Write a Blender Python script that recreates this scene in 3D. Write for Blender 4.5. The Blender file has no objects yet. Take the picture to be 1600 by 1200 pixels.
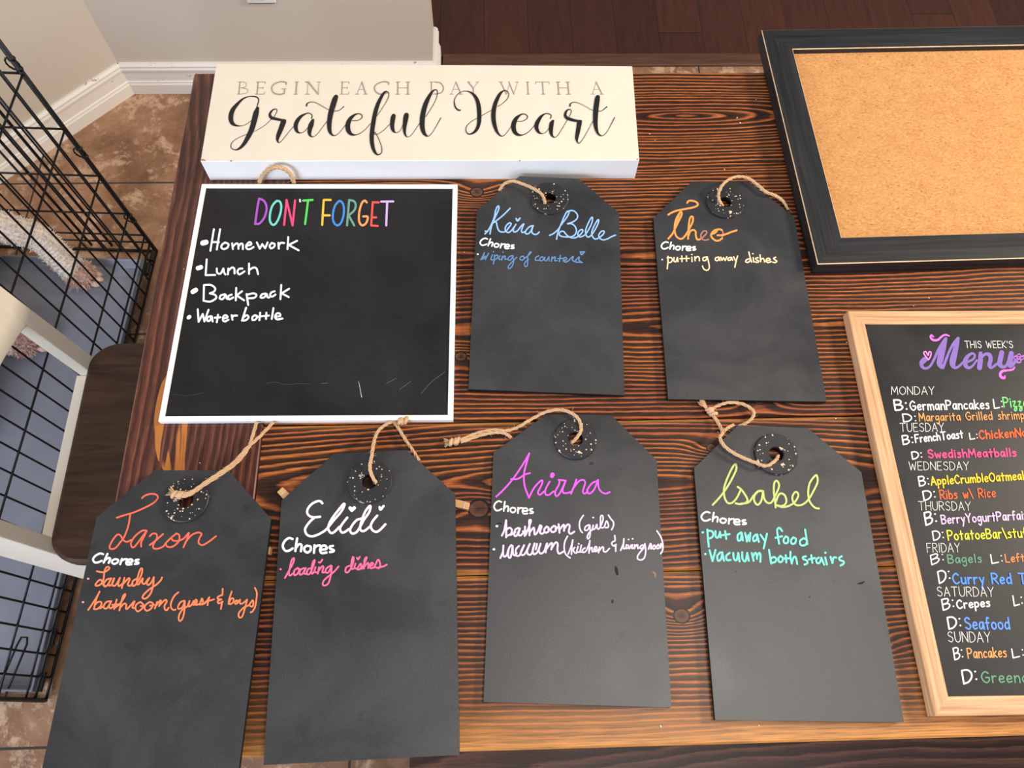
import bpy, bmesh, math, random
import numpy as np
from mathutils import Vector, Matrix

random.seed(7)
SC = bpy.context.scene
COL = SC.collection

# ---------------------------------------------------------------- camera
FPX = 1225.88
CAM_D = np.array([0.02850984, 0.4077097, -0.91266642])
CAM_R = np.array([0.99947401, -0.02574482, 0.01972071])
CAM_U = np.array([0.01545611, 0.9127486, 0.40822923])
TZ = 0.76                       # table top
CAM_O = np.array([0.0, 0.0, TZ + 0.9])
cam_d = bpy.data.cameras.new('camera')
cam_d.sensor_width = 36.0
cam_d.sensor_fit = 'HORIZONTAL'
cam_d.lens = 36.0 * FPX / 1600.0
cam_d.clip_start = 0.02
cam = bpy.data.objects.new('camera', cam_d)
COL.objects.link(cam)
_m = Matrix.Identity(4)
for i in range(3):
    _m[i][0], _m[i][1], _m[i][2], _m[i][3] = CAM_R[i], CAM_U[i], -CAM_D[i], CAM_O[i]
cam.matrix_world = _m
SC.camera = cam

# ---------------------------------------------------------------- world, lights, exposure
SC.view_settings.view_transform = 'Standard'
SC.view_settings.look = 'None'
SC.view_settings.gamma = 1.0
SC.view_settings.exposure = 0.0
SC.view_settings.use_curve_mapping = False
W = bpy.data.worlds.new('room_ambient')
SC.world = W
W.use_nodes = True
W.node_tree.nodes['Background'].inputs[0].default_value = (0.86, 0.90, 1.0, 1)
W.node_tree.nodes['Background'].inputs[1].default_value = 0.30


def area(name, loc, target, sx, sy, power, color):
    l = bpy.data.lights.new(name, 'AREA')
    l.shape = 'RECTANGLE'
    l.size, l.size_y, l.energy, l.color = sx, sy, power, color
    o = bpy.data.objects.new(name, l)
    COL.objects.link(o)
    o.location = loc
    o.rotation_euler = (Vector(target) - Vector(loc)).to_track_quat('-Z', 'Y').to_euler()
    return o


area('ceiling_lamp', (0.60, 0.02, 2.62), (0.40, 0.2, 0.76), 0.9, 0.8, 22, (1.0, 0.93, 0.84))
area('window_daylight', (-2.3, -2.1, 1.7), (-0.5, 0.6, 0.2), 2.0, 1.6, 128, (0.76, 0.85, 1.0))
area('kitchen_lamp', (2.75, 0.75, 2.35), (0.4, 0.6, 0.76), 0.45, 0.45, 96, (1.0, 0.87, 0.70))


# ---------------------------------------------------------------- pixel of the photograph -> point in the room
class Plane:
    def __init__(s, o, n):
        s.o = np.array(o, float)
        n = np.array(n, float)
        s.n = n / np.linalg.norm(n)

    def at(s, px, py, lift=0.0):
        v = CAM_D + CAM_R * ((px - 800.0) / FPX) + CAM_U * ((600.0 - py) / FPX)
        o = s.o + s.n * lift
        t = ((o - CAM_O) @ s.n) / (v @ s.n)
        return CAM_O + v * t


def U(px, py, z):
    return Plane((0, 0, z), (0, 0, 1)).at(px, py)


# ---------------------------------------------------------------- mesh builder
class MB:
    def __init__(s):
        s.v, s.f, s.m, s.uv, s.c = [], [], [], [], []

    def add(s, pts, faces, mi=0, uvs=None, col=None):
        b = len(s.v)
        s.v += [tuple(map(float, p)) for p in pts]
        for k, f in enumerate(faces):
            s.f.append([b + i for i in f])
            s.m.append(mi if isinstance(mi, int) else mi[k])
            s.uv.append(uvs[k] if uvs else [(0, 0)] * len(f))
            s.c.append(((col[k] if isinstance(col, list) else col) or (0, 0, 0, 1)))

    def box(s, c0, c1, ch=0.0, mi=0, M=None):
        """axis box with a chamfer; M maps local to world"""
        x0, y0, z0 = c0
        x1, y1, z1 = c1
        if ch <= 0:
            P = [(x, y, z) for z in (z0, z1) for y in (y0, y1) for x in (x0, x1)]
            F = [(0, 2, 3, 1), (4, 5, 7, 6), (0, 1, 5, 4), (2, 6, 7, 3), (0, 4, 6, 2), (1, 3, 7, 5)]
        else:
            ring = lambda a, z: [(x0 + a, y0, z), (x1 - a, y0, z), (x1, y0 + a, z), (x1, y1 - a, z), (x1 - a, y1, z), (x0 + a, y1, z), (x0, y1 - a, z), (x0, y0 + a, z)]
            inn = lambda a, z: [(x0 + 2 * a, y0 + a, z), (x1 - 2 * a, y0 + a, z), (x1 - a, y0 + 2 * a, z), (x1 - a, y1 - 2 * a, z), (x1 - 2 * a, y1 - a, z), (x0 + 2 * a, y1 - a, z), (x0 + a, y1 - 2 * a, z), (x0 + a, y0 + 2 * a, z)]
            P = inn(ch, z0) + ring(ch, z0 + ch) + ring(ch, z1 - ch) + inn(ch, z1)
            F = [tuple(range(7, -1, -1)), tuple(range(24, 32))]
            for r in range(3):
                for i in range(8):
                    j = (i + 1) % 8
                    F.append((r * 8 + i, r * 8 + j, r * 8 + 8 + j, r * 8 + 8 + i))
        if M is not None:
            P = [tuple(M @ Vector(p)) for p in P]
        s.add(P, F, mi)

    def tube(s, path, r, n=6, mi=0, cap=True):
        P = [np.array(p, float) for p in path]
        rr = r if hasattr(r, '__len__') else [r] * len(P)
        up = np.array([0.13, 0.27, 0.95])
        vs, fs = [], []
        for i, p in enumerate(P):
            t = P[min(i + 1, len(P) - 1)] - P[max(i - 1, 0)]
            t = t / (np.linalg.norm(t) + 1e-12)
            a = np.cross(t, up)
            if np.linalg.norm(a) < 0.05:
                a = np.cross(t, (1, 0, 0))
            a /= np.linalg.norm(a)
            b = np.cross(t, a)
            for k in range(n):
                th = 2 * math.pi * k / n
                vs.append(p + rr[i] * (math.cos(th) * a + math.sin(th) * b))
        for i in range(len(P) - 1):
            for k in range(n):
                k2 = (k + 1) % n
                fs.append((i * n + k, i * n + n + k, i * n + n + k2, i * n + k2))
        if cap:
            fs.append(tuple(range(n)))
            fs.append(tuple(range(len(P) * n - 1, len(P) * n - n - 1, -1)))
        s.add(vs, fs, mi)

    def prism(s, poly, z0, z1, mi=0):
        n = len(poly)
        P = [(x, y, z0) for x, y in poly] + [(x, y, z1) for x, y in poly]
        F = [tuple(range(n - 1, -1, -1)), tuple(range(n, 2 * n))]
        F += [(i, (i + 1) % n, n + (i + 1) % n, n + i) for i in range(n)]
        s.add(P, F, mi)

    def build(s, name, mats, parent=None, smooth=False, bevel=0.0, recalc=True):
        loc = np.array(parent.location) if parent is not None else np.zeros(3)
        p = parent
        while p is not None and p.parent is not None:
            p = p.parent
            loc = loc + np.array(p.location)
        me = bpy.data.meshes.new(name)
        me.from_pydata([tuple(np.array(v) - loc) for v in s.v], [], s.f)
        for m in (mats if isinstance(mats, (list, tuple)) else [mats]):
            me.materials.append(m)
        for i, p in enumerate(me.polygons):
            p.material_index = s.m[i]
            p.use_smooth = smooth
        me.color_attributes.new('plank', 'FLOAT_COLOR', 'CORNER')
        me.uv_layers.new(name='UVMap')
        uvs = [c for q in s.uv for p in q for c in p]
        cols = []
        for i, f in enumerate(s.f):
            for j in range(len(f)):
                cols += s.c[i][j] if isinstance(s.c[i], list) else s.c[i]
        me.uv_layers['UVMap'].data.foreach_set('uv', uvs)
        me.color_attributes['plank'].data.foreach_set('color', cols)
        if recalc:
            bm = bmesh.new()
            bm.from_mesh(me)
            bmesh.ops.recalc_face_normals(bm, faces=bm.faces)
            bm.to_mesh(me)
            bm.free()
        me.update()
        o = bpy.data.objects.new(name, me)
        COL.objects.link(o)
        if parent is not None:
            o.parent = parent
        if bevel > 0:
            md = o.modifiers.new('bevel', 'BEVEL')
            md.width, md.segments, md.limit_method = bevel, 2, 'ANGLE'
        return o


def thing(name, label, cat, loc, group=None):
    o = bpy.data.objects.new(name, None)
    COL.objects.link(o)
    o.location = tuple(map(float, loc))
    o.empty_display_size = 0.03
    return tag(o, label, cat, group)


def tag(o, label, cat, group=None):
    o['label'], o['category'] = label, cat
    if group:
        o['group'] = group
    return o


def struct(o):
    o['kind'] = 'structure'
    return o


def catmull(P, step=None, per=8):
    P = [np.array(p, float) for p in P]
    if len(P) < 3:
        return P
    out = []
    E = [2 * P[0] - P[1]] + P + [2 * P[-1] - P[-2]]
    for i in range(1, len(E) - 2):
        p0, p1, p2, p3 = E[i - 1], E[i], E[i + 1], E[i + 2]
        for k in range(per):
            t = k / per
            out.append(0.5 * (2 * p1 + (p2 - p0) * t + (2 * p0 - 5 * p1 + 4 * p2 - p3) * t * t + (3 * p1 - p0 - 3 * p2 + p3) * t ** 3))
    out.append(P[-1])
    return out


# ---------------------------------------------------------------- materials
def srgb(r, g, b):
    f = lambda c: c / 12.92 if c <= 0.04045 else ((c + 0.055) / 1.055) ** 2.4
    return (f(r / 255), f(g / 255), f(b / 255), 1)


class NT:
    def __init__(s, name):
        s.mat = bpy.data.materials.new(name)
        s.mat.use_nodes = True
        s.t = s.mat.node_tree
        s.b = s.t.nodes['Principled BSDF']

    def n(s, typ, **kw):
        nd = s.t.nodes.new(typ)
        for k, v in kw.items():
            setattr(nd, k, v)
        return nd

    def set(s, sock, val):
        if isinstance(val, bpy.types.NodeSocket):
            s.t.links.new(val, sock)
        else:
            sock.default_value = val

    def M(s, op, a, b=0.0, c=None):
        nd = s.n('ShaderNodeMath', operation=op)
        s.set(nd.inputs[0], a)
        s.set(nd.inputs[1], b)
        if c is not None:
            s.set(nd.inputs[2], c)
        return nd.outputs[0]

    def xyz(s, x, y, z):
        nd = s.n('ShaderNodeCombineXYZ')
        for i, v in enumerate((x, y, z)):
            s.set(nd.inputs[i], v)
        return nd.outputs[0]

    def sep(s, v):
        nd = s.n('ShaderNodeSeparateXYZ')
        s.set(nd.inputs[0], v)
        return nd.outputs

    def obj(s):
        return s.n('ShaderNodeTexCoord').outputs['Object']

    def pos(s):
        return s.n('ShaderNodeNewGeometry').outputs['Position']

    def uv(s):
        nd = s.n('ShaderNodeUVMap')
        nd.uv_map = 'UVMap'
        return nd.outputs[0]

    def mapping(s, v, scale=(1, 1, 1), rot=(0, 0, 0), loc=(0, 0, 0)):
        nd = s.n('ShaderNodeMapping')
        s.set(nd.inputs[0], v)
        nd.inputs['Scale'].default_value = scale
        nd.inputs['Rotation'].default_value = rot
        nd.inputs['Location'].default_value = loc
        return nd.outputs[0]

    def noise(s, v, scale, detail=3, rough=0.5, dist=0.0):
        nd = s.n('ShaderNodeTexNoise')
        s.set(nd.inputs['Vector'], v)
        nd.inputs['Scale'].default_value = scale
        nd.inputs['Detail'].default_value = detail
        nd.inputs['Roughness'].default_value = rough
        nd.inputs['Distortion'].default_value = dist
        return nd.outputs[0]

    def ramp(s, fac, stops, interp='LINEAR'):
        nd = s.n('ShaderNodeValToRGB')
        s.set(nd.inputs[0], fac)
        cr = nd.color_ramp
        cr.interpolation = interp
        while len(cr.elements) < len(stops):
            cr.elements.new(0.5)
        for e, (p, c) in zip(cr.elements, stops):
            e.position = p
            e.color = c if hasattr(c, '__len__') else (c, c, c, 1)
        return nd.outputs[0]

    def mix(s, fac, a, b, blend='MIX'):
        nd = s.n('ShaderNodeMix', data_type='RGBA', blend_type=blend)
        s.set(nd.inputs[0], fac)
        s.set(nd.inputs[6], a)
        s.set(nd.inputs[7], b)
        return nd.outputs[2]

    def bump(s, h, strength, dist=0.001):
        nd = s.n('ShaderNodeBump')
        s.set(nd.inputs['Height'], h)
        nd.inputs['Strength'].default_value = strength
        nd.inputs['Distance'].default_value = dist
        s.set(s.b.inputs['Normal'], nd.outputs[0])

    def done(s, color, rough=0.5, spec=0.5, metal=0.0):
        s.set(s.b.inputs['Base Color'], color)
        s.set(s.b.inputs['Roughness'], rough)
        s.b.inputs['Specular IOR Level'].default_value = spec
        s.b.inputs['Metallic'].default_value = metal
        return s.mat


def plain(name, col, rough=0.5, spec=0.5, var=0.12, scale=40, bump=0.0):
    t = NT(name)
    v = t.obj()
    nz = t.noise(v, scale, 4, 0.6)
    dark = tuple(c * (1 - var) for c in col[:3]) + (1,)
    lite = tuple(min(1, c * (1 + var)) for c in col[:3]) + (1,)
    c = t.ramp(nz, [(0.3, dark), (0.7, lite)])
    if bump:
        t.bump(nz, bump)
    return t.done(c, rough, spec)


def pine(name, ramp_stops, freq, golden, rough=0.42, knots=()):
    """stained pine: growth rings of a log cut along its length, one offset per plank"""
    t = NT(name)
    uv = t.sep(t.uv())
    at = t.n('ShaderNodeAttribute', attribute_name='plank')
    a = t.sep(at.outputs['Color'])
    u, v = uv[0], uv[1]
    seed = t.M('MULTIPLY', a[0], 37.0)
    n1 = t.noise(t.xyz(t.M('MULTIPLY', u, 2.4), t.M('MULTIPLY', v, 7.0), seed), 1.0, 1, 0.4)
    n2 = t.noise(t.xyz(t.M('MULTIPLY', u, 7.0), t.M('MULTIPLY', v, 26.0), seed), 1.0, 1, 0.5)
    depth = t.M('ADD', t.M('MULTIPLY', u, 0.006), t.M('ADD', a[1], t.M('MULTIPLY', n1, 0.012)))
    vv = t.M('SUBTRACT', v, a[2])
    r = t.M('SQRT', t.M('ADD', t.M('MULTIPLY', vv, vv), t.M('MULTIPLY', depth, depth)))
    ph = t.M('ADD', t.M('MULTIPLY', r, freq), t.M('ADD', t.M('MULTIPLY', n2, 1.1), t.M('MULTIPLY', n1, 3.2)))
    P = t.sep(t.pos())
    kd = None
    for (kx, ky, R, amp) in knots:
        dx, dy = t.M('SUBTRACT', P[0], kx), t.M('SUBTRACT', P[1], ky)
        q = t.M('ADD', t.M('MULTIPLY', t.M('MULTIPLY', dx, dx), 0.22), t.M('MULTIPLY', dy, dy))
        ph = t.M('ADD', ph, t.M('MULTIPLY', t.M('EXPONENT', t.M('DIVIDE', q, -(R * 2.0) ** 2)), amp))
        dd = t.M('DIVIDE', t.M('SQRT', t.M('ADD', t.M('MULTIPLY', t.M('MULTIPLY', dx, dx), 0.8), t.M('MULTIPLY', dy, dy))), R)
        kd = dd if kd is None else t.M('MINIMUM', kd, dd)
    # rings of uneven width
    n4 = t.noise(t.xyz(t.M('MULTIPLY', u, 60.0), t.M('MULTIPLY', v, 260.0), seed), 1.0, 2, 0.6)
    ph = t.M('ADD', ph, t.M('MULTIPLY', n4, 0.30))
    n3 = t.noise(t.xyz(t.M('MULTIPLY', ph, 0.33), seed, 0.0), 1.0, 1, 0.5)
    ph = t.M('ADD', ph, t.M('MULTIPLY', n3, 1.3))
    fr = t.M('FRACT', ph)
    c = t.ramp(fr, ramp_stops)
    if kd is not None:
        kc = t.ramp(kd, [(0.0, srgb(40, 22, 16)), (0.55, srgb(84, 50, 36)), (0.76, srgb(92, 56, 40)), (0.82, srgb(20, 11, 8)), (1.0, srgb(24, 13, 10))])
        c = t.mix(t.M('LESS_THAN', kd, 1.0), c, kc)
    big = t.noise(t.xyz(t.M('MULTIPLY', u, 1.3), t.M('MULTIPLY', v, 14.0), t.M('ADD', seed, 5.0)), 1.0, 2, 0.5)
    c = t.mix(t.ramp(big, [(0.42, 0.0), (0.62, 0.95)]), c, t.mix(1.0, c, golden, 'MULTIPLY'))
    fib = t.noise(t.xyz(t.M('MULTIPLY', u, 22.0), t.M('MULTIPLY', v, 620.0), seed), 1.0, 2, 0.6)
    c = t.mix(1.0, c, t.ramp(fib, [(0.30, 0.55), (0.70, 1.35)]), 'MULTIPLY')
    # scuffed golden strip along the plank joints (alpha = distance to the joint, in metres)
    edge = t.ramp(t.M('ADD', a_alpha(t, at), t.M('MULTIPLY', t.M('SUBTRACT', n2, 0.5), 0.004)), [(0.0, 1.0), (0.0045, 0.0)])
    t.bump(t.M('ADD', t.M('MULTIPLY', fr, 0.4), t.M('MULTIPLY', fib, 0.5)), 0.25, 0.0006)
    return t, c, fib, rough, edge


def a_alpha(t, at):
    return at.outputs['Alpha']


def board_mat(name, base, smudge, rough=0.5, spec=0.5):
    t = NT(name)
    v = t.pos()
    n1 = t.noise(v, 9.0, 4, 0.55, 0.6)
    n2 = t.noise(v, 900.0, 2, 0.6)
    n3 = t.noise(t.mapping(v, (18, 60, 1), (0, 0, 0.5)), 1.0, 3, 0.6)
    n4 = t.noise(v, 38.0, 2, 0.5, 0.4)
    c = t.ramp(n1, [(0.35, base), (0.75, smudge)])
    c = t.mix(t.ramp(n3, [(0.62, 0.0), (0.8, 0.35)]), c, smudge)
    spots = t.ramp(n4, [(0.68, 0.0), (0.76, 0.55)])
    c = t.mix(spots, c, tuple(x * 0.55 for x in base[:3]) + (1,))
    c = t.mix(1.0, c, t.ramp(n2, [(0.3, 0.72), (0.7, 1.3)]), 'MULTIPLY')
    ro = t.ramp(n1, [(0.3, rough - 0.05), (0.7, rough + 0.08)])
    t.bump(n2, 0.25, 0.0004)
    return t.done(c, ro, spec)


MT = {}
MT['chalk'] = board_mat('chalkboard_paint', srgb(34, 34, 36), srgb(54, 54, 56), 0.40, 0.72)
MT['chalk_panel'] = board_mat('smooth_chalkboard_panel', srgb(25, 24, 26), srgb(36, 35, 37), 0.42, 0.32)
MT['chalk_edge'] = plain('black_painted_edge', srgb(22, 21, 22), 0.6, 0.3)
MT['frame_white'] = plain('white_frame_paint', srgb(244, 243, 242), 0.4, 0.5, 0.02)
MT['cream'] = plain('cream_sign_paint', srgb(230, 218, 201), 0.6, 0.3, 0.025, 14)
MT['sign_side'] = plain('white_sign_edge_paint', srgb(238, 237, 236), 0.6, 0.3, 0.03, 14)
MT['chip'] = plain('bare_wood_chip', srgb(178, 128, 88), 0.7, 0.2)
MT['ink_black'] = plain('black_vinyl_lettering', srgb(32, 30, 31), 0.5, 0.3, 0.03)
MT['ink_grey'] = plain('grey_lettering', srgb(160, 147, 138), 0.6, 0.2, 0.05)
MT['twine'] = plain('jute_twine', srgb(206, 169, 132), 0.9, 0.1, 0.25, 900, 0.4)
MT['wire'] = plain('black_coated_wire', srgb(13, 12, 14), 0.5, 0.4, 0.1)
MT['tray'] = plain('blue_grey_plastic', srgb(134, 137, 148), 0.5, 0.4, 0.07, 14)
MT['chair'] = plain('cream_chair_paint', srgb(232, 224, 208), 0.45, 0.45, 0.03, 20)
MT['outlet'] = plain('white_plastic', srgb(236, 234, 228), 0.35, 0.5, 0.01)
MT['fur'] = plain('white_dog_fur', srgb(226, 214, 204), 0.9, 0.1, 0.1, 60)
MT['fur_pink'] = plain('pinkish_paw_fur', srgb(214, 176, 160), 0.9, 0.1, 0.2, 90)
MT['pin_wood'] = plain('clothespin_wood', srgb(205, 158, 112), 0.7, 0.2, 0.1, 300)
MT['steel'] = plain('steel_wire', srgb(190, 190, 190), 0.3, 0.7, 0.05)
MT['crumb'] = plain('pale_crumb', srgb(225, 210, 190), 0.8, 0.2, 0.1)
MT['nose'] = plain('dark_nose', srgb(40, 30, 30), 0.4, 0.5)


def chalk_ink(name, rgb):
    if name not in MT:
        MT[name] = plain(name, srgb(*rgb), 0.75, 0.15, 0.06, 260)
    return MT[name]


# washers: black ring with chipped cream flecks
t = NT('chipped_black_washer')
v = t.pos()
vo = t.n('ShaderNodeTexVoronoi')
vo.inputs['Scale'].default_value = 330
t.set(vo.inputs['Vector'], v)
cellr = t.sep(vo.outputs['Color'])[0]
fleck = t.M('LESS_THAN', vo.outputs['Distance'], t.M('MULTIPLY', t.M('SUBTRACT', cellr, 0.56), 0.9))
vo2 = t.n('ShaderNodeTexVoronoi')
vo2.inputs['Scale'].default_value = 105
t.set(vo2.inputs['Vector'], t.mapping(v, (1, 1, 1), (0, 0, 0.4)))
c2 = t.sep(vo2.outputs['Color'])[1]
wob = t.M('MULTIPLY', t.M('SUBTRACT', t.noise(v, 420, 2), 0.5), 0.9)
chip = t.M('LESS_THAN', t.M('ADD', vo2.outputs['Distance'], wob), t.M('MULTIPLY', t.M('SUBTRACT', c2, 0.74), 1.35))
MT['washer'] = t.done(t.mix(t.M('MAXIMUM', fleck, chip), srgb(38, 38, 41), srgb(222, 196, 170)), 0.5, 0.4)

# table boards
dark0, dark1 = srgb(36, 18, 13), srgb(60, 31, 21)
or0, or1 = srgb(128, 64, 34), srgb(168, 92, 50)
t, c, fib, ro, edge = pine('stained_pine_boards', [(0.0, dark0), (0.44, dark1), (0.54, or0), (0.72, or1), (0.86, or0), (0.94, dark0)], 165.0, (1.25, 1.45, 1.1, 1), knots=[tuple(U(*q[:2], TZ)[:2]) + q[2:] for q in ((1065, 962, 0.0088, 3.0), (745, 300, 0.009, 2.6), (720, 557, 0.0075, 2.2), (1186, 625, 0.007, 2.4), (1112, 700, 0.006, 2.0), (748, 795, 0.012, 3.0), (1345, 1010, 0.008, 2.5))])
c = t.mix(t.M('MULTIPLY', edge, t.ramp(fib, [(0.3, 0.45), (0.6, 1.0)])), c, srgb(206, 142, 74))
MT['pine'] = t.done(c, t.ramp(fib, [(0.3, 0.34), (0.8, 0.5)]), 0.33)
t, c, fib, ro, edge = pine('stained_pine_end_board', [(0.0, srgb(56, 28, 22)), (0.4, srgb(78, 42, 33)), (0.62, srgb(98, 56, 43)), (0.78, srgb(112, 68, 54)), (0.9, srgb(84, 46, 38))], 175.0, (1.15, 1.1, 1.0, 1))
p = t.sep(t.pos())
gx = t.M('ADD', t.M('MULTIPLY', t.M('SUBTRACT', p[1], 0.30), 0.10), t.M('SUBTRACT', p[0], -0.375))
gm = t.M('SUBTRACT', 1.0, t.M('ADD', t.M('POWER', t.M('ABSOLUTE', t.M('DIVIDE', gx, 0.034)), 2.0), t.M('POWER', t.M('ABSOLUTE', t.M('DIVIDE', t.M('SUBTRACT', p[1], 0.36), 0.085)), 2.0)))
bandn = t.noise(t.xyz(t.M('MULTIPLY', gx, 70.0), t.M('MULTIPLY', p[1], 5.0), 2.0), 1.0, 2, 0.5)
streak = t.ramp(t.M('MULTIPLY', t.ramp(gm, [(0.0, 0.0), (0.3, 1.0)]), bandn), [(0.46, 0.0), (0.50, 1.0)])
c = t.mix(streak, c, srgb(178, 112, 52))
MT['pine_end'] = t.done(c, t.ramp(fib, [(0.3, 0.30), (0.8, 0.46)]), 0.5)
t, c, fib, ro, edge = pine('dark_bench_pine', [(0.0, srgb(50, 28, 22)), (0.4, srgb(72, 42, 33)), (0.62, srgb(96, 60, 46)), (0.80, srgb(112, 72, 56)), (0.95, srgb(60, 34, 27))], 75.0, (1.1, 1.05, 1.0, 1))
MT['bench'] = t.done(c, 0.45, 0.45)


def straight_grain(name, c0, c1, freq_u, freq_v, rough=0.45, extra=None, use='uv'):
    t = NT(name)
    s = t.sep(t.uv()) if use == 'uv' else t.sep(t.pos())
    n = t.noise(t.xyz(t.M('MULTIPLY', s[0], freq_u), t.M('MULTIPLY', s[1], freq_v), t.M('MULTIPLY', s[2], freq_v)), 1.0, 4, 0.6, 0.3)
    c = t.ramp(n, [(0.3, c0), (0.7, c1)])
    t.bump(n, 0.2, 0.0004)
    return t.done(c, rough, 0.4)


MT['oak'] = straight_grain('pale_oak_frame', srgb(172, 122, 82), srgb(226, 184, 140), 7, 240, 0.5)
MT['black_frame'] = straight_grain('black_stained_frame', srgb(14, 14, 16), srgb(44, 44, 46), 5, 150, 0.5)
MT['worn'] = straight_grain('worn_bare_edge', srgb(206, 164, 122), srgb(238, 206, 168), 60, 200, 0.6)
MT['walnut'] = straight_grain('dark_walnut_seat', srgb(44, 27, 18), srgb(78, 52, 37), 9, 90, 0.35, use='pos')

# cork
t = NT('cork_sheet')
v = t.pos()
n1 = t.noise(t.mapping(v, (1, 1.5, 1), (0, 0, 0.3)), 240, 3, 0.65, 0.8)
n2 = t.noise(v, 60, 2, 0.5)
c = t.ramp(n1, [(0.26, srgb(128, 76, 36)), (0.42, srgb(192, 136, 82)), (0.56, srgb(204, 150, 96)), (0.75, srgb(224, 180, 126))])
c = t.mix(0.25, c, t.ramp(n2, [(0.3, srgb(180, 124, 74)), (0.7, srgb(212, 162, 108))]))
t.bump(n1, 0.3, 0.0006)
MT['cork'] = t.done(c, 0.85, 0.15)

# floor tiles: brown travertine look, dark grout on a 0.4427 m grid
t = NT('brown_stone_tile')
v = t.pos()
p = t.sep(v)
G = 0.4427
gx = t.M('ABSOLUTE', t.M('SUBTRACT', t.M('FRACT', t.M('DIVIDE', t.M('ADD', p[0], 40 * G + 0.277 + G / 2), G)), 0.5))
gy = t.M('ABSOLUTE', t.M('SUBTRACT', t.M('FRACT', t.M('DIVIDE', t.M('ADD', p[1], 40 * G + G / 2), G)), 0.5))
grout = t.M('LESS_THAN', t.M('MINIMUM', gx, gy), 0.0055)
n1 = t.noise(v, 6.0, 6, 0.72, 0.35)
n2 = t.noise(v, 34.0, 6, 0.75, 0.5)
n3 = t.noise(t.mapping(v, (1, 1, 1), (0, 0, 0), (3, 7, 0)), 9.0, 5, 0.7, 0.5)
c = t.ramp(n1, [(0.30, srgb(112, 80, 60)), (0.46, srgb(142, 104, 78)), (0.58, srgb(166, 126, 97)), (0.72, srgb(190, 152, 122))])
c = t.mix(t.ramp(t.M('MULTIPLY', n2, t.ramp(n3, [(0.42, 0.55), (0.62, 1.1)])), [(0.41, 0.0), (0.56, 0.7)]), c, srgb(216, 182, 152))
c = t.mix(t.ramp(n2, [(0.25, 0.5), (0.40, 0.0)]), c, srgb(96, 66, 48))
c = t.mix(grout, c, srgb(62, 52, 46))
t.bump(t.M('SUBTRACT', n2, grout), 0.3, 0.001)
MT['tile'] = t.done(c, 0.45, 0.4)

# hardwood floor of the hallway: boards run away from the camera
t = NT('dark_hardwood')
v = t.pos()
p = t.sep(v)
bw = 0.127
bi = t.M('FLOOR', t.M('DIVIDE', p[0], bw))
bf = t.M('FRACT', t.M('DIVIDE', p[0], bw))
wn = t.n('ShaderNodeTexWhiteNoise', noise_dimensions='1D')
t.set(wn.inputs['W'], bi)
ly = t.M('DIVIDE', t.M('ADD', p[1], t.M('MULTIPLY', wn.outputs[0], 1.7)), 0.62)
wn2 = t.n('ShaderNodeTexWhiteNoise', noise_dimensions='2D')
t.set(wn2.inputs['Vector'], t.xyz(bi, t.M('FLOOR', ly), 0.0))
gr = t.noise(t.xyz(t.M('MULTIPLY', p[0], 70.0), t.M('MULTIPLY', p[1], 7.0), t.M('MULTIPLY', wn2.outputs[0], 20.0)), 1.0, 4, 0.6, 0.8)
c = t.mix(gr, srgb(50, 24, 13), srgb(96, 50, 28))
c = t.mix(wn2.outputs[0], t.mix(1.0, c, (0.62, 0.60, 0.62, 1), 'MULTIPLY'), c)
seam = t.M('MAXIMUM', t.M('LESS_THAN', bf, 0.012), t.M('LESS_THAN', t.M('FRACT', ly), 0.004))
c = t.mix(seam, c, srgb(22, 12, 8))
MT['hardwood'] = t.done(c, 0.38, 0.45)
MT['threshold'] = straight_grain('brown_threshold', srgb(74, 46, 33), srgb(106, 70, 52), 8, 120, 0.5, use='pos')

# wall paint and scuffed baseboard paint
t = NT('greige_wall_paint')
v = t.pos()
n1 = t.noise(v, 1.6, 3, 0.5)
n2 = t.noise(v, 260, 2, 0.5)
c = t.ramp(n1, [(0.3, srgb(201, 190, 176)), (0.7, srgb(209, 198, 184))])
t.bump(n2, 0.06, 0.001)
MT['wall'] = t.done(c, 0.75, 0.2)
t = NT('scuffed_white_trim')
v = t.pos()
n1 = t.noise(t.mapping(v, (9, 9, 26)), 3.0, 4, 0.7)
c = t.mix(t.ramp(n1, [(0.665, 0.0), (0.69, 0.85)]), srgb(236, 230, 222), srgb(150, 112, 88))
MT['trim'] = t.done(c, 0.4, 0.4)

# ---------------------------------------------------------------- lettering
# strokes: "x,y x,y ...; ..."  smooth by default, a leading ! keeps corners, a third number is the stroke width
def parse(txt):
    out = []
    for s in txt.replace('\n', ' ').split(';'):
        s = s.strip()
        if not s:
            continue
        sharp = s.startswith('!')
        pts = [tuple(float(a) for a in q.split(',')) for q in s.lstrip('!').split()]
        out.append((sharp, pts))
    return out


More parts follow.
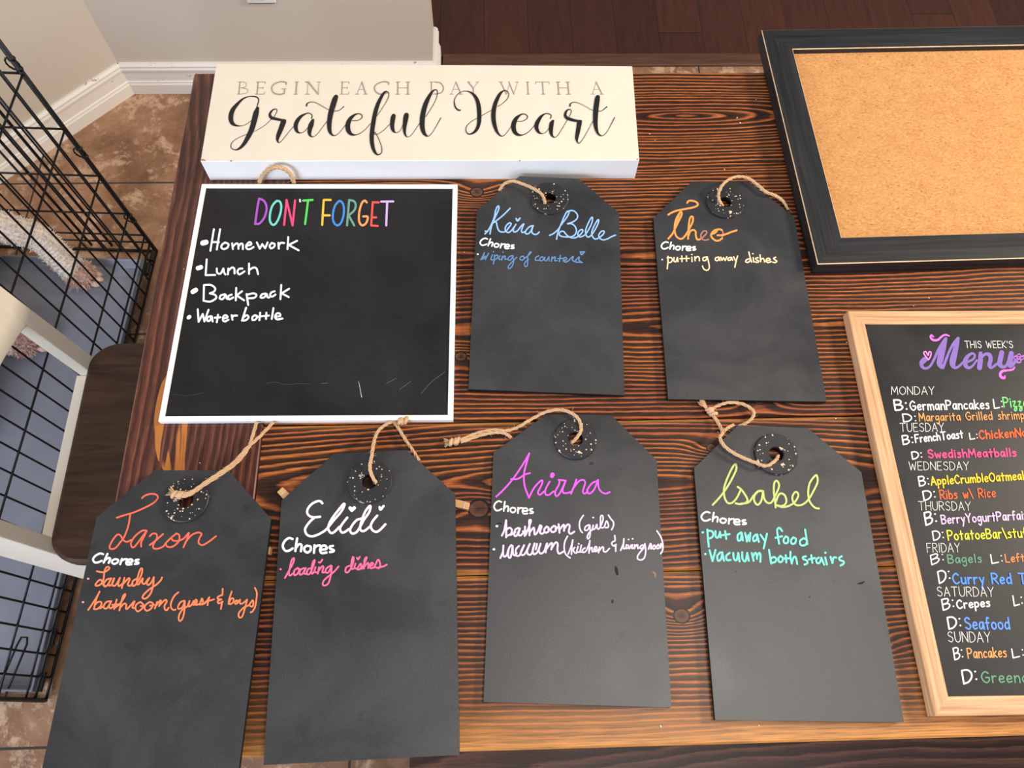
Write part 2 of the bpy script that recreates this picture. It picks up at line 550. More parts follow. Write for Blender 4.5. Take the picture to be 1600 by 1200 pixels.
class Ink:
    """collects pen strokes (in pixels of the photograph) and lays them as thin paint on a board's own plane"""
    def __init__(s, plane):
        s.pl, s.mb, s.k = plane, MB(), 0

    def stroke(s, pts, w, sharp=False):
        P = [np.array([p[0], p[1], p[2] if len(p) > 2 else w]) for p in pts]
        if len(P) == 1:
            P = [P[0] + np.array([-0.12 * w, 0, 0]), P[0] + np.array([0.12 * w, 0, 0])]
        if sharp:
            for a, b in zip(P[:-1], P[1:]):
                s._rib([a, b])
        else:
            s._rib(catmull(P, per=6))

    def _rib(s, P):
        Q = [P[0]]
        for p in P[1:]:
            if np.hypot(*(p[:2] - Q[-1][:2])) > 0.05:
                Q.append(p)
        if len(Q) < 2:
            return
        P = Q
        s.k += 1
        lift = 0.0002 + 0.000022 * (s.k % 24)
        L, R, Cn = [], [], []
        n = len(P)
        for i, p in enumerate(P):
            t = P[min(i + 1, n - 1)][:2] - P[max(i - 1, 0)][:2]
            t = t / (np.hypot(*t) + 1e-9)
            nn = np.array([-t[1], t[0]]) * max(p[2], 0.35) / 2
            L.append(p[:2] + nn)
            R.append(p[:2] - nn)
        cap0, cap1 = [], []
        for e, cap in ((0, cap0), (n - 1, cap1)):
            c = P[e][:2]
            d = L[e] - c
            sg = 1 if e == 0 else -1
            for k in range(1, 6):
                a = math.pi * k / 6
                co, si = math.cos(a), math.sin(a)
                v = np.array([co * d[0] - si * d[1], si * d[0] + co * d[1]]) if e == 0 else np.array([co * d[0] + si * d[1], -si * d[0] + co * d[1]])
                cap.append(c + v)
        pt = lambda q, i: s.pl.at(q[0], q[1], lift + 0.0000015 * i)
        b = [pt(q, i) for i, q in enumerate(L)] + [pt(q, i) for i, q in enumerate(R)]
        fs = [(i, i + 1, n + i + 1, n + i) for i in range(n - 1)]
        o = len(b)
        b += [pt(q, 0) for q in cap0]
        fs.append(tuple([0] + [o + i for i in range(5)] + [n]))
        o2 = len(b)
        b += [pt(q, n) for q in cap1]
        fs.append(tuple([n - 1] + [o2 + i for i in range(5)] + [2 * n - 1]))
        s.mb.add(b, fs)

    def draw(s, txt, fr, w):
        """fr = (ox, oy, k): crop origin and scale, w in pixels of the photograph"""
        ox, oy, k = fr
        for sharp, pts in parse(txt):
            s.stroke([(ox + p[0] * k, oy + p[1] * k, p[2] * k if len(p) > 2 else w) for p in pts], w, sharp)

    def chores(s, A, B, T, w):
        """the word Chores, fitted on three points: foot of C, foot of s, top of C"""
        a = np.array([[105, 280, 1], [815, 290, 1], [190, 95, 1]], float)
        M = np.linalg.solve(a, np.array([A, B, T], float))
        for sharp, pts in parse("240,108 190,95 130,140 105,210 140,270 190,270 243,238;305,100 290,190 280,275;285,235 330,182 365,195 357,278;440,200 405,230 410,275 450,295 490,265 490,215 440,200;545,195 542,250 538,300;540,240 580,203 622,198;632,258 712,246 696,202 648,208 622,258 646,304 712,296;803,203 758,215 765,242 812,262 805,283 760,290"):
            s.stroke([tuple(np.array([p[0], p[1], 1.0]) @ M) for p in pts], w, sharp)

    def write(s, text, p0, p1, h, w, lean=0.0, font=None):
        """hand-printed text from the one-stroke alphabet, fitted between two points of its baseline"""
        font = font or GLYPH
        adv = [(font[ch][0] if ch in font else 4) + 2.3 for ch in text]
        tot = sum(adv) - 2.3
        p0, p1 = np.array(p0, float), np.array(p1, float)
        X = (p1 - p0) / tot
        Y = np.array([lean, -1.0]) * h / 10.0
        x = 0.0
        for ch, a in zip(text, adv):
            if ch in font:
                for sharp, pts in font[ch][1]:
                    s.stroke([tuple(p0 + X * (x + p[0]) + Y * p[1]) for p in pts], w, sharp)
            x += a

    def build(s, name, mat, parent):
        return s.mb.build(name, mat, parent, recalc=False)


GLYPH = {}
for row in """A|7|!0,0 3.5,10 7,0;!1.2,3.5 5.8,3.5
B|6|!0,0 0,10;0,10 4,9.6 5.4,7.8 3.8,5.6 0.4,5.2;0.4,5.2 4.4,4.8 6,2.6 4,0.3 0,0
C|6.5|6.2,8.2 4,10 1.2,8 0,5 1.2,1.5 3.6,0 6.3,1.6
D|6.5|!0,0 0,10;0,10 3.8,9.4 6.3,6.5 6.2,3 3.6,0.4 0,0
E|5.5|!5.4,10 0,10 0,0 5.5,0;!0,5.2 4.4,5.2
F|5.5|!5.6,10 0,10 0,0;!0,5.3 4.2,5.3
G|7|6.4,8.4 4,10 1.2,8 0,5 1.4,1.4 4,0 6.6,2 6.6,4.6;!3.8,4.6 6.9,4.6
H|6.5|!0,0 0,10;!6.5,0 6.5,10;!0,5 6.5,5
I|1|!0.5,0 0.5,10
K|6|!0,0 0,10;!5.8,10 0.3,4.6 6,0
L|5|!0,10 0,0 5,0
M|8|!0,0 0.8,10 4,3 7.2,10 8,0
N|6.5|!0,0 0,10 6.5,0 6.5,10
O|7.5|3.8,10 0.9,8 0,5 0.9,1.8 3.8,0 6.6,1.8 7.5,5 6.6,8.2 3.8,10
P|6|!0,0 0,10;0,10 4,9.8 6,7.6 4.2,5 0.2,4.6
R|6|!0,0 0,10;0,10 4,9.8 5.8,7.6 4.2,5.3 0.3,5;!2,5 6,0
S|6|5.6,8.6 3.4,10 0.8,8.6 1,6.4 4.6,4.6 5.8,2.4 3.6,0 0.3,1.4
T|7|!0,10 7,10;!3.5,10 3.5,0
U|6.5|0,10 0.2,3.4 1.6,0.5 3.4,0 5.4,1 6.4,4 6.5,10
W|9|!0,10 2.2,0 4.5,7.5 6.8,0 9,10
Y|6.5|!0,10 3.2,5 6.5,10;!3.2,5 3.2,0
a|5|4.6,5.6 2,6 0.3,3.4 1,0.6 3,0.8 4.6,5;!4.6,6 5,0
b|5|!0.3,10 0.3,0;0.3,4 2.6,6 4.8,3.8 3.8,0.6 0.3,0.2
c|4.4|4.4,5.2 2.2,6 0.2,3.4 1.2,0.4 4.4,0.9
d|5|4.6,5 2.2,6 0.2,3.2 1.4,0.2 4.6,1.6;!4.8,10 4.8,0
e|4.8|0.4,3 4.4,3.6 3.8,5.8 1.6,5.6 0.2,2.8 1.6,0.2 4.6,1
f|4|4,9.4 2.4,10 1.6,7 1.6,0;!0,5.4 3.8,5.6
g|5|4.4,5.4 1.8,6 0.2,3.4 1.4,0.8 4.2,3;4.6,6 4.6,-1 2.6,-4 0.6,-2.4
h|4.8|!0.2,10 0.2,0;0.2,3.6 2.6,6 4.4,4.6 4.7,0
i|1.2|!0.6,6 0.6,0;0.6,8.4
k|4.8|!0.2,10 0.2,0;!4.4,6.2 0.4,3 4.8,0
l|1.2|!0.6,10 0.6,0
m|7.6|!0.2,6 0.2,0;0.2,3.8 2.2,6 3.6,4.6 3.7,0;3.7,3.8 5.8,6 7.2,4.6 7.4,0
n|4.8|!0.2,6 0.2,0;0.2,3.6 2.6,6 4.4,4.6 4.6,0
o|5|2.5,6 0.4,4.4 0.4,1.6 2.5,0 4.6,1.6 4.6,4.4 2.5,6
p|5|!0.2,6 0.2,-4;0.2,5 2.8,6 4.8,3.8 3.4,0.8 0.3,0.8
r|3.8|!0.2,6 0.2,0;0.2,3.4 2,5.8 3.8,5.6
s|4.2|4,5.4 2,6 0.6,4.6 3.6,2.6 3.2,0.4 0.2,0.3
t|4.2|!2,9 2,0;!0,5.8 4.2,6
u|4.8|0.2,6 0.4,1.2 2.4,0.1 4.4,2.2 4.5,6;!4.5,6 4.7,0
v|4.6|!0,6 2.3,0 4.6,6
w|6.6|!0,6 1.6,0 3.3,4.6 5,0 6.6,6
y|4.8|!0.2,6 2.6,1;!4.8,6 1.4,-4
z|4.4|0.3,5.6 3.4,5.8 0.6,1 3.6,0.2 3.6,-2.6 1.8,-4 0.6,-2.8 2.4,-0.8 4.4,0.6
:|1.2|0.6,6.4;0.6,0.6
'|1|!0.6,10 0.3,7.6
\\|4|!0,10.4 4,-0.6""".split('\n'):
    ch, wd, st = row.split('|', 2)
    GLYPH[ch] = (float(wd), parse(st))

# traced handwriting: name -> (strokes, crop, width px)
T_GRATEFUL = [
    ((350, 125, .1), """510,430,14 535,350,16 540,300,18 500,262,20 400,257,14 300,292,26 200,385,50 130,480,70 106,590,76 128,670,62 190,710,28 270,717,9 350,690,8 430,632,8;
525,440,50 500,520,85 460,680,85 420,800,80 370,900,70 310,1000,55 240,1070,35 170,1090,14 115,1060,12 110,1010,12 150,950,9 250,890,8 350,850,8 460,808,7 560,757,7 660,690,7 745,605,9;
785,572,9 830,480,11 800,452,13 752,475,25 716,535,38 738,585,48 800,605,44 870,620,38 960,632,26;
930,650,85 890,760,76 850,860,66 835,930,42 850,975,16 890,960,9 950,890,8 1030,790,8 1100,710,9;
1368,600,15 1376,550,14 1330,518,13 1270,530,22 1190,580,48 1130,670,65 1122,750,60 1150,810,36 1200,825,12 1260,800,9 1315,735,8;
1390,625,40 1365,690,76 1345,750,72 1335,820,60 1350,868,32 1390,886,12 1450,850,8 1530,750,8 1615,636,8"""),
    ((480, 125, .1), """450,262,68 430,310,84 390,440,84 360,560,80 345,680,73 350,780,60 375,840,36 420,868,14 470,850,9 530,790,8 600,700,8;
-10,402,24 0,368,18 50,342,10 130,352,8 230,405,8 340,465,7 420,484,8 490,476,10 540,445,11 572,412,13;
700,635,8 790,630,10 850,595,13 857,550,13 810,526,13 740,545,32 670,610,60 635,700,76 645,790,70 690,845,42 760,856,16 840,825,10 920,760,8 990,678,8;
1090,560,8 1160,460,8 1240,330,9 1278,230,12 1250,181,15 1200,200,36 1130,320,55 1080,450,65 1045,600,68 1020,760,68 1008,900,66 1020,1020,60 1050,1110,46 1095,1163,22 1150,1150,14 1170,1090,12 1150,1000,11 1110,900,11 1060,815,10 1050,845,8 1110,840,8 1200,780,8 1290,690,8;
1350,560,66 1340,600,74 1328,700,66 1342,780,50 1380,820,14 1430,810,9 1470,760,8 1502,680,8"""),
    ((600, 125, .1), """350,548,76 340,600,80 325,700,64 320,780,50 332,850,30 365,888,11 420,865,8 480,790,8 562,668,8;
655,572,8 720,470,9 800,330,9 835,220,11 830,165,13 795,150,15 740,200,40 670,330,68 625,460,76 600,600,80 598,720,76 615,800,62 645,852,42 690,876,14 740,840,9 800,750,9 890,590,12"""),
    ((710, 125, .1), """92,470,22 60,467,22 20,430,22 4,380,20 0,320,14 30,250,10 90,192,9 170,172,10 250,190,22 320,250,46 365,340,60 385,450,68 390,560,67 385,660,60 360,750,50 310,815,36 240,845,17 195,820,14 180,770,14 200,710,10 270,645,9 350,600,8 430,555,8 510,510,8 592,464,8;
680,415,8 760,360,9 830,290,10 850,220,12 820,172,12 770,167,18 710,220,45 650,340,60 620,450,68 610,560,70 620,660,66 650,770,50 690,840,28 740,875,13 790,855,9 850,780,8 895,708,8;
985,645,8 1070,640,10 1135,600,13 1135,555,14 1090,530,12 1030,545,26 960,610,60 925,700,76 935,790,66 980,845,45 1050,860,19 1130,830,11 1200,770,9 1268,686,8"""),
    ((810, 125, .1), """503,600,15 512,550,14 460,523,13 400,535,22 340,590,50 290,680,66 285,750,60 320,815,36 370,835,11 430,815,9 482,745,8;
540,640,40 520,680,66 510,750,67 512,820,55 530,870,30 570,895,11 620,860,9 690,750,9 772,612,9;
790,590,9 830,490,11 800,457,13 755,480,30 732,545,42 760,592,46 830,618,45 900,635,38 980,640,28;
955,660,78 940,750,70 922,850,62 912,920,44 925,970,18 955,985,11 1010,920,9 1080,800,9 1165,640,8;
1240,268,70 1232,310,80 1215,430,82 1205,560,78 1205,680,68 1220,770,50 1250,840,30 1305,870,12 1360,840,9 1420,750,9 1505,585,14;
808,405,24 815,370,18 860,347,10 930,355,8 1030,400,7 1150,465,7 1250,486,8 1310,476,10 1350,445,13 1382,418,17"""),
]
# serif capitals: (letter, x0, x1) with top at y 128 and foot at y 147
T_BEGIN = "B 371.5 387.5,E 399.5 414,G 424.5 447,I 459.5 466.5,N 477.5 500.5,E 531.5 545.5,A 555.5 574.5,C 585 607,H 618.5 640.5,D 671 693,A 702 723,Y 730.5 748.5,W 779.5 810.5,I 821.5 828,T 837.5 859,H 869.5 891,A 922 942.5"
SERIF = {}
for row in """B|!1.6,0 1.6,10,2;!0,0 4,0;!0,10 5,10;5,10 7.6,9 7.4,6 3,5.2;3,5.2 9.4,4 9.6,1.2 4,0
E|!2,0 2,10,2;!0,10 9.6,10 9.8,8.4;!0,0 9.8,0 10,1.8;!2,5.2 8,5.2;!8,6 8,4.4
G|9.8,8 9.6,9.6 6,10.2 1.6,8.4 0,5,2 1.8,1 6,-0.2 9,0.6;!9,0.4 9,4.2,2;!7,4.4 10,4.4
I|!5,0 5,10,2;!1,0 9,0;!1,10 9,10
N|!1.4,0 1.4,10;!0,0 3,0;!0,10 1.6,10 8.8,0,2;!8.8,0 8.8,10;!7.4,10 10,10
A|!1.4,0 5,10;!5,10 8.6,0,2;!0,0 3,0;!7,0 10,0;!2.8,4 7.2,4
C|10,8 9.8,9.6 6.4,10.2 1.8,8.4 0,5,2 1.8,1.2 6,-0.2 9.6,1.4
H|!1.4,0 1.4,10,2;!8.6,0 8.6,10,2;!1.4,5.2 8.6,5.2;!0,0 3,0;!0,10 3,10;!7,0 10,0;!7,10 10,10
D|!1.4,0 1.4,10,2;!0,0 4,0;!0,10 4,10;4,10 8,9 10,5,2 8.4,1.2 4,0
Y|!0.8,10 5,4.8,2;!9.4,10 5,4.8;!5,4.8 5,0,2;!3.4,0 6.6,0;!0,10 2.4,10;!7.6,10 10,10
W|!1,10 3.6,0,2;!3.6,0 5.4,8;!5.2,10 7.4,0,2;!7.4,0 9.6,10;!0,10 2,10;!8.4,10 10,10
T|!5,0 5,10,2;!0,8.4 0.2,10 9.8,10 10,8.4;!3.6,0 6.4,0""".split('\n'):
    ch, st = row.split('|')
    SERIF[ch] = parse(st)
FA, FB = (240, 260, .15625), (480, 260, .15625)
T_FORGET = [
    ((176, 88, 205), FA, "1055,322 1040,400 1026,500 1015,575;1015,575 1060,570 1108,510 1130,430 1120,370 1090,335 1055,322"),
    ((118, 214, 204), FA, "1230,345 1190,390 1165,470 1165,550 1195,585 1230,560 1265,480 1277,400 1262,352 1230,345"),
    ((240, 82, 128), FA, "!1305,585 1330,335;!1330,335 1390,590;!1390,590 1415,340"),
    ((240, 240, 240), FA, "!1463,332 1465,352"),
    ((92, 214, 96), FA, "!1495,342 1590,335;1545,340 1530,460 1515,575"),
    ((242, 196, 74), FB, "!165,335 150,585;!165,335 235,335;!160,490 225,490"),
    ((74, 140, 220), FB, "320,345 280,390 258,470 262,550 300,590 340,560 365,480 365,400 345,355 320,345"),
    ((112, 160, 140), FB, "!420,335 398,590;420,335 470,350 485,390 470,440 415,490;!415,490 470,590"),
    ((246, 160, 96), FB, "595,360 575,342 545,370 520,460 520,550 550,590 590,565 605,505 560,500"),
    ((232, 88, 78), FB, "!715,360 655,358 640,590 705,595;!645,510 690,510"),
    ((205, 176, 228), FB, "!740,352 860,350;!800,352 790,590"),
]
FL = (300, 355, .12913)
T_LIST = """!265,25 222,285;!340,25 300,270;!240,180 325,180;400,185 365,210 355,245 385,265 430,245 440,205 400,185;!485,195 495,265;495,235 530,200 558,205 562,262;562,235 590,200 613,208 615,265;660,225 715,210 710,185 685,185 655,225 665,260 700,265 745,240;!785,185 820,260 850,205 885,255 915,185;965,190 940,225 955,255 990,240 1000,205 965,190;!1045,190 1050,260;1050,220 1075,190 1115,192;!1165,120 1155,265;!1270,165 1170,215 1290,280;
!178,390 165,580 280,578;300,500 305,550 345,562 380,500;380,500 390,550 405,572;!440,500 435,570;437,530 480,490 510,500 515,560;610,500 570,505 550,540 575,570 635,535;!690,440 690,565;690,520 740,490 780,500 800,568;
!145,700 140,890;145,700 230,700 280,740 265,780 215,800;215,800 280,820 290,860 220,900 140,890;400,812 350,825 335,860 370,870 410,820;410,820 420,862 440,868;480,815 440,835 450,872 500,850;!535,735 530,885;!605,775 540,825 630,885;!660,810 680,940;660,820 740,800 780,820 750,855 675,860;890,802 845,815 830,850 870,850 905,810;905,810 915,848 935,850;1000,775 960,790 945,825 970,840 1010,815;!1080,700 1070,870;!1175,745 1085,800 1170,845;
!70,995 80,1145 130,1050 150,1140 200,1000;230,1077 190,1090 185,1130 215,1130 240,1080;!240,1080 250,1140;!315,1060 300,1150;!275,1095 345,1090;375,1107 430,1090 410,1065 380,1080 375,1125 400,1140 440,1120;!480,1065 490,1120;485,1090 510,1070 545,1070;!655,975 605,1130;615,1100 660,1065 685,1090 650,1125 605,1130;760,1065 730,1090 735,1125 775,1110 785,1075 760,1065;!825,1035 815,1125;!800,1085 855,1075;!900,1035 895,1110;!870,1075 930,1070;!985,980 965,1110;1010,1085 1065,1075 1060,1045 1025,1045 1005,1085 1030,1115 1095,1105"""
T_BULL = "130,192,62 170,182,62;72,496,54 108,484,54;10,782,56 46,760,56;-42,1094,46 -30,1084,46"
T_KEIRA = ((745, 310, .075), """170,740 240,660 320,510 370,370 390,260 430,170 460,165 455,230 410,330 350,470 300,600 275,740;695,205 560,340 440,440 350,505;350,505 385,480 410,510 430,600 460,670 520,700 600,685 680,590 715,530 680,510 620,560 590,630 610,690 660,710 720,670 780,590;815,540 770,620 760,680 790,700 850,670 930,570 980,530 960,580 930,670 950,710 1010,690;1165,568 1100,590 1030,660 1010,720 1060,740 1120,690 1175,565;1175,565 1150,650 1150,710 1200,750 1260,740 1300,700;820,420,34 850,465,40 900,412,34;175,680 215,690""")
T_BELLE = ((850, 310, .075), """115,770 200,730 300,640 350,560 450,430 510,330 520,275 480,275 430,360 370,500 310,650 280,750 262,850;470,290 520,260 600,255 660,290 700,360 680,430 600,490 490,528;490,528 580,530 650,590 675,680 640,760 560,800 420,800 340,780 315,740 350,690 410,690 460,750 520,800 600,825 680,810 760,750 810,680 790,650 740,670 705,730 720,790 770,800 850,760 930,650 1000,500 1010,400 980,410 920,520 870,650 870,740 900,800 960,790 1040,690 1120,540 1140,450 1110,460 1050,560 1000,680 1000,770 1050,840 1110,840 1200,780 1255,710 1235,675 1180,700 1140,770 1170,840 1240,865 1330,840 1400,800 1490,765""")
T_WIPE = ((740, 380, .1125), """100,230 130,175 150,130;!150,130 125,222 165,180 162,225 208,140;260,160 240,222 268,232;275,118;290,165 285,230 275,288;290,182 330,165 335,200 300,228;365,175 350,220 375,226;410,125;400,180 390,232;393,218 425,180 440,187 435,225 462,218;545,172 500,185 475,225 510,235 550,180;545,185 555,250 540,310 505,350 480,345 490,310 545,250 600,195;690,180 655,190 645,225 680,235 702,205 690,180;690,225 760,170 800,125 780,128 752,180 750,250 745,310 720,325 705,300 720,260 765,222;905,175 862,200 862,240 905,238;945,190 920,215 930,245 965,235 965,195 945,190;990,195 985,235 1010,245 1045,190;1045,190 1050,247;1090,190 1080,252;1085,222 1125,190 1135,202 1125,245 1160,242;1205,170 1190,257;1170,215 1250,210;1240,248 1292,225 1277,197 1250,220 1265,260 1310,250 1382,182 1372,232 1392,252;1400,257 1465,190 1462,235 1490,262 1420,262;1420,264 1510,268""")
T_HEART_K = ((740, 380, .1125), "1480,120 1500,160 1540,118;1482,122 1535,118")
T_THEO = ((1030, 305, .08125), """540,145 560,115 610,105 690,120 740,160 730,200 650,235 500,265 330,300 230,340 175,375;175,835 250,750 300,650 370,510 430,380 425,322 395,340 330,450 300,580 300,700 330,790 390,835 450,830 520,750 580,640 640,520 650,430 620,410 590,450 570,570 560,700 555,840;385,360 345,500 315,600;560,780 600,690 660,670 700,700 705,780 730,850 780,850;1210,830 1150,870 1080,870 1010,810 1000,750 1060,680 1150,655 1205,670;1000,750 1060,730 1110,690;1120,770 1200,770 1280,750 1380,710 1490,675""")
T_THEO_E = ((1030, 305, .08125), "780,850 870,780 915,720 890,685 840,700 800,770 820,840 880,865 950,850;1205,670 1228,720 1220,780 1200,840")
T_PUT = ((1025, 370, .125), """!150,245 148,330 140,400;140,262 190,262 205,295 180,320 150,320;225,260 225,303 250,310 265,265;!268,260 275,310;!322,240 325,310;!300,275 355,272;!380,240 382,305;!355,272 415,270;!448,255 450,310;448,222;!485,250 488,300;487,278 515,248 538,258 543,300;630,252 590,262 590,295 620,295 640,255;640,250 660,330 665,390 640,418 600,405 580,365;780,252 745,265 745,295 775,295 790,257;!790,257 800,298;!810,255 825,295 845,260 865,298 885,250;930,256 900,270 905,295 930,290 945,258;!945,258 958,295;!970,250 995,300;1020,240 1000,310 985,380;1180,272 1135,285 1120,310 1150,320 1185,290;1160,190 1180,270 1195,315;!1215,260 1222,315;1212,212;1275,260 1245,270 1260,290 1285,305 1265,320 1240,315;!1300,225 1308,310;1308,287 1335,270 1350,285 1358,315;1375,302 1425,290 1415,270 1385,275 1378,305 1400,322 1440,310;1495,255 1470,270 1490,290 1510,305 1490,322 1460,318""")
T_JAXON = ((160, 765, .115625), """195,380 300,345 420,310 560,250 690,180 750,110 720,65 640,60 570,85 535,115;375,340 355,470 320,580 285,655 240,715 180,785 120,803 97,770 140,680 200,610 245,620 280,680 330,705 390,680;600,555 540,555 450,620 390,710 395,770 430,775 500,690 600,555;600,555 560,640 525,710 525,770;640,630 680,595 730,602 735,660 690,740 690,790 740,800 820,770 860,720 930,650 1000,595;820,600 730,680 640,750;1000,590 1040,620 1030,700 950,770 880,772 858,735;930,655 960,690 1030,690 1100,660 1160,590;1170,585 1140,680 1095,780;1120,715 1200,620 1290,580 1340,600 1310,660 1300,720 1350,750 1430,710 1535,630""")
T_LAUN = ((120, 885, .09375), """335,80 400,95 470,90 540,40 530,8 490,20 460,90 450,180 430,260 380,310 325,322 312,300 360,240 405,225 430,290 470,335 520,300 575,200;570,200 500,220 450,290 475,335;575,200 530,290 545,322 590,290 625,200;620,200 590,280 600,320 650,310 720,190;720,190 690,290 705,330 760,290;795,190 750,362;765,300 860,200 880,220 850,300 880,325 930,290;1010,200 940,240 920,310 960,320 1020,250 1080,130 1090,40 1060,50 1020,160 1000,270 1030,300 1100,195 1090,270 1130,290 1190,210;1210,190 1170,270 1190,310 1240,270 1285,180;1285,180 1270,330 1230,450 1160,530 1100,530 1110,480 1200,390 1330,300 1400,230 1420,185;
190,725 270,610 350,480 380,420;380,420 330,530 300,640 285,710;300,640 360,590 410,600 400,660 340,710 285,710;390,700 450,660;570,582 500,590 450,650 460,700 510,690 575,580;575,580 540,660 560,700 610,665;665,555 640,640 620,712;590,642 720,630;620,700 720,620 800,500 805,460 770,500 740,600 710,735;730,680 790,620 825,640 820,700 850,700 960,580 940,640 930,690 980,690;1060,590 990,640 980,710 1020,750 1090,700 1110,640 1065,595;1065,660 1130,665;1220,590 1150,640 1130,700 1170,740 1240,700 1270,620 1220,592;1220,655 1290,640;1340,590 1300,700;1310,665 1390,570 1400,592 1370,662;1380,645 1470,560 1500,582 1462,660 1472,720 1500,730 1530,690""")
T_GUEST = ((255, 905, .096875), """245,210 180,270 130,370 125,450 160,495 200,490;340,347 280,370 240,440 250,480 310,450 350,350;350,350 345,480 320,610 280,670 250,650 260,570 320,480 400,430 425,355;425,350 400,420 420,440 460,410 490,350;490,350 480,410 525,400 548,350 525,330 510,380 530,415 590,390 625,310 640,370 620,405 590,410;630,410 690,370 745,290;745,290 725,360 715,420;680,365 820,325;960,155 955,250 930,260 880,290 885,320 940,325;940,325 890,345 880,370 900,390 960,360;950,375 930,480;1105,200 1065,320 1055,400;1055,400 1090,320 1130,312 1130,370 1080,405;1180,340 1155,370 1170,400 1210,370 1185,340;1190,360 1240,335;1240,330 1240,390 1280,390 1355,330;1355,330 1320,460 1280,590 1240,620 1215,590 1230,530 1310,450 1380,420 1440,340 1455,385 1440,440 1400,432;1480,140 1510,220 1500,350 1480,450 1440,520 1410,535""")
T_ELIDI = ((470, 775, .0875), """385,130 350,95 290,95 200,140 130,220 115,300 160,360 240,380 345,370;240,390 170,450 100,540 75,610 110,690 190,720 280,700 380,650 460,590 600,420 720,280 780,160 760,145 680,240 580,370 510,490 490,590 540,660 600,640 690,550;830,385 740,500 700,580 730,650 790,640 860,590;1090,402 1000,430 920,520 880,610 920,670 1000,640 1070,530 1130,420 1220,290 1245,190 1220,185 1150,280 1090,430 1060,560 1080,620 1140,620 1230,550;1365,350 1290,440 1250,530 1280,610 1350,640 1420,600 1510,505;880,215,62 910,262,50;955,212,62 910,262,50;905,225,60;1408,200,44 1425,240,48 1480,178,40""")
T_LOAD = ((430, 830, .1125), """135,650 180,570 250,440 262,375 230,400 205,500 190,590 210,615 265,570;310,510 265,550 265,610 310,590 332,530 310,510;310,520 350,530;400,512 350,540 340,600 380,590 425,510;425,510 400,580 430,595;500,512 455,530 440,590 480,590 530,480 550,400 520,440 505,540 510,590 545,565;560,500 545,560 575,572;605,430 625,435 655,395;610,500 590,590;600,555 650,490 672,500 655,570 695,568;770,477 710,520 700,570 740,570 785,480;785,480 775,600 740,720 690,755 660,740 680,680 760,610 830,550 880,490;1060,472 990,500 975,560 1010,570 1060,500 1090,400 1080,355 1060,430 1060,520 1090,520;1115,450 1100,510 1132,518;1135,370 1150,390 1175,355;1140,520 1188,450 1195,500 1170,530 1140,530;1205,522 1260,400 1270,360 1240,400 1232,520;1240,490 1285,440 1295,460 1290,515;1305,495 1360,460 1345,437 1315,470 1325,515 1375,500;1375,505 1430,395 1460,470 1440,515 1400,502;1440,500 1500,490 1550,465""")
T_ARIANA = ((770, 700, .11875), """45,640 150,540 270,400 400,210 480,70;480,70 440,210 410,350 420,500 475,655;240,410 330,405 420,350 490,330;475,655 540,530 620,440 655,430 640,490 595,580 620,615 690,560;750,440 700,530 690,600 730,620 800,570;785,352,60 778,370,50;880,420 870,480 820,580 840,635 890,580 960,430;865,420 920,425 960,430;960,430 920,540 930,590 990,590 1030,575;1100,415 1070,500 1030,600;1050,540 1130,440 1190,420 1215,460 1185,570 1210,600 1250,570;1370,432 1300,470 1240,560 1270,600 1330,550 1385,420;1385,420 1390,510 1420,570 1480,600 1540,580""")
T_BATH2 = ((765, 775, .09375), """205,660 245,570 275,405;275,405 278,560 275,690;280,560 330,530 370,560 355,630 290,665;350,650 430,600;480,532 430,560 410,650 450,660 505,540;505,540 480,640 520,655 570,600;590,510 585,665;555,590 640,580;600,650 660,500 690,410 660,410 665,530 665,655;670,605 730,530 745,560 750,640 795,605 840,490;840,490 865,510 840,600 870,630 915,600;950,510 910,560 930,610 980,590 980,530 950,510;980,560 1020,550;1065,500 1020,550 1040,600 1100,580 1100,510 1065,500;1100,550 1140,520;1150,470 1165,610;1165,565 1230,480 1242,510 1240,580;1245,545 1300,475 1335,500 1320,590 1350,630 1410,595""")
T_VAC2 = ((765, 775, .09375), """178,1035 220,930 230,825;230,825 225,950 240,1010 285,985 310,900;360,817 320,880 310,1000 350,1020 385,830;385,830 390,960 425,990 450,950;490,832 440,890 440,985 500,985 575,820;575,820 520,930 530,980 590,960 670,800;670,800 630,900 640,970 700,960 750,790;750,790 720,900 740,970 800,930 850,795;850,795 820,900 850,960 910,920 950,800;790,800 770,890;960,790 945,860 935,940;945,885 1020,790 1045,800 1028,890;1038,865 1100,775 1135,800 1130,900 1160,960 1240,920""")
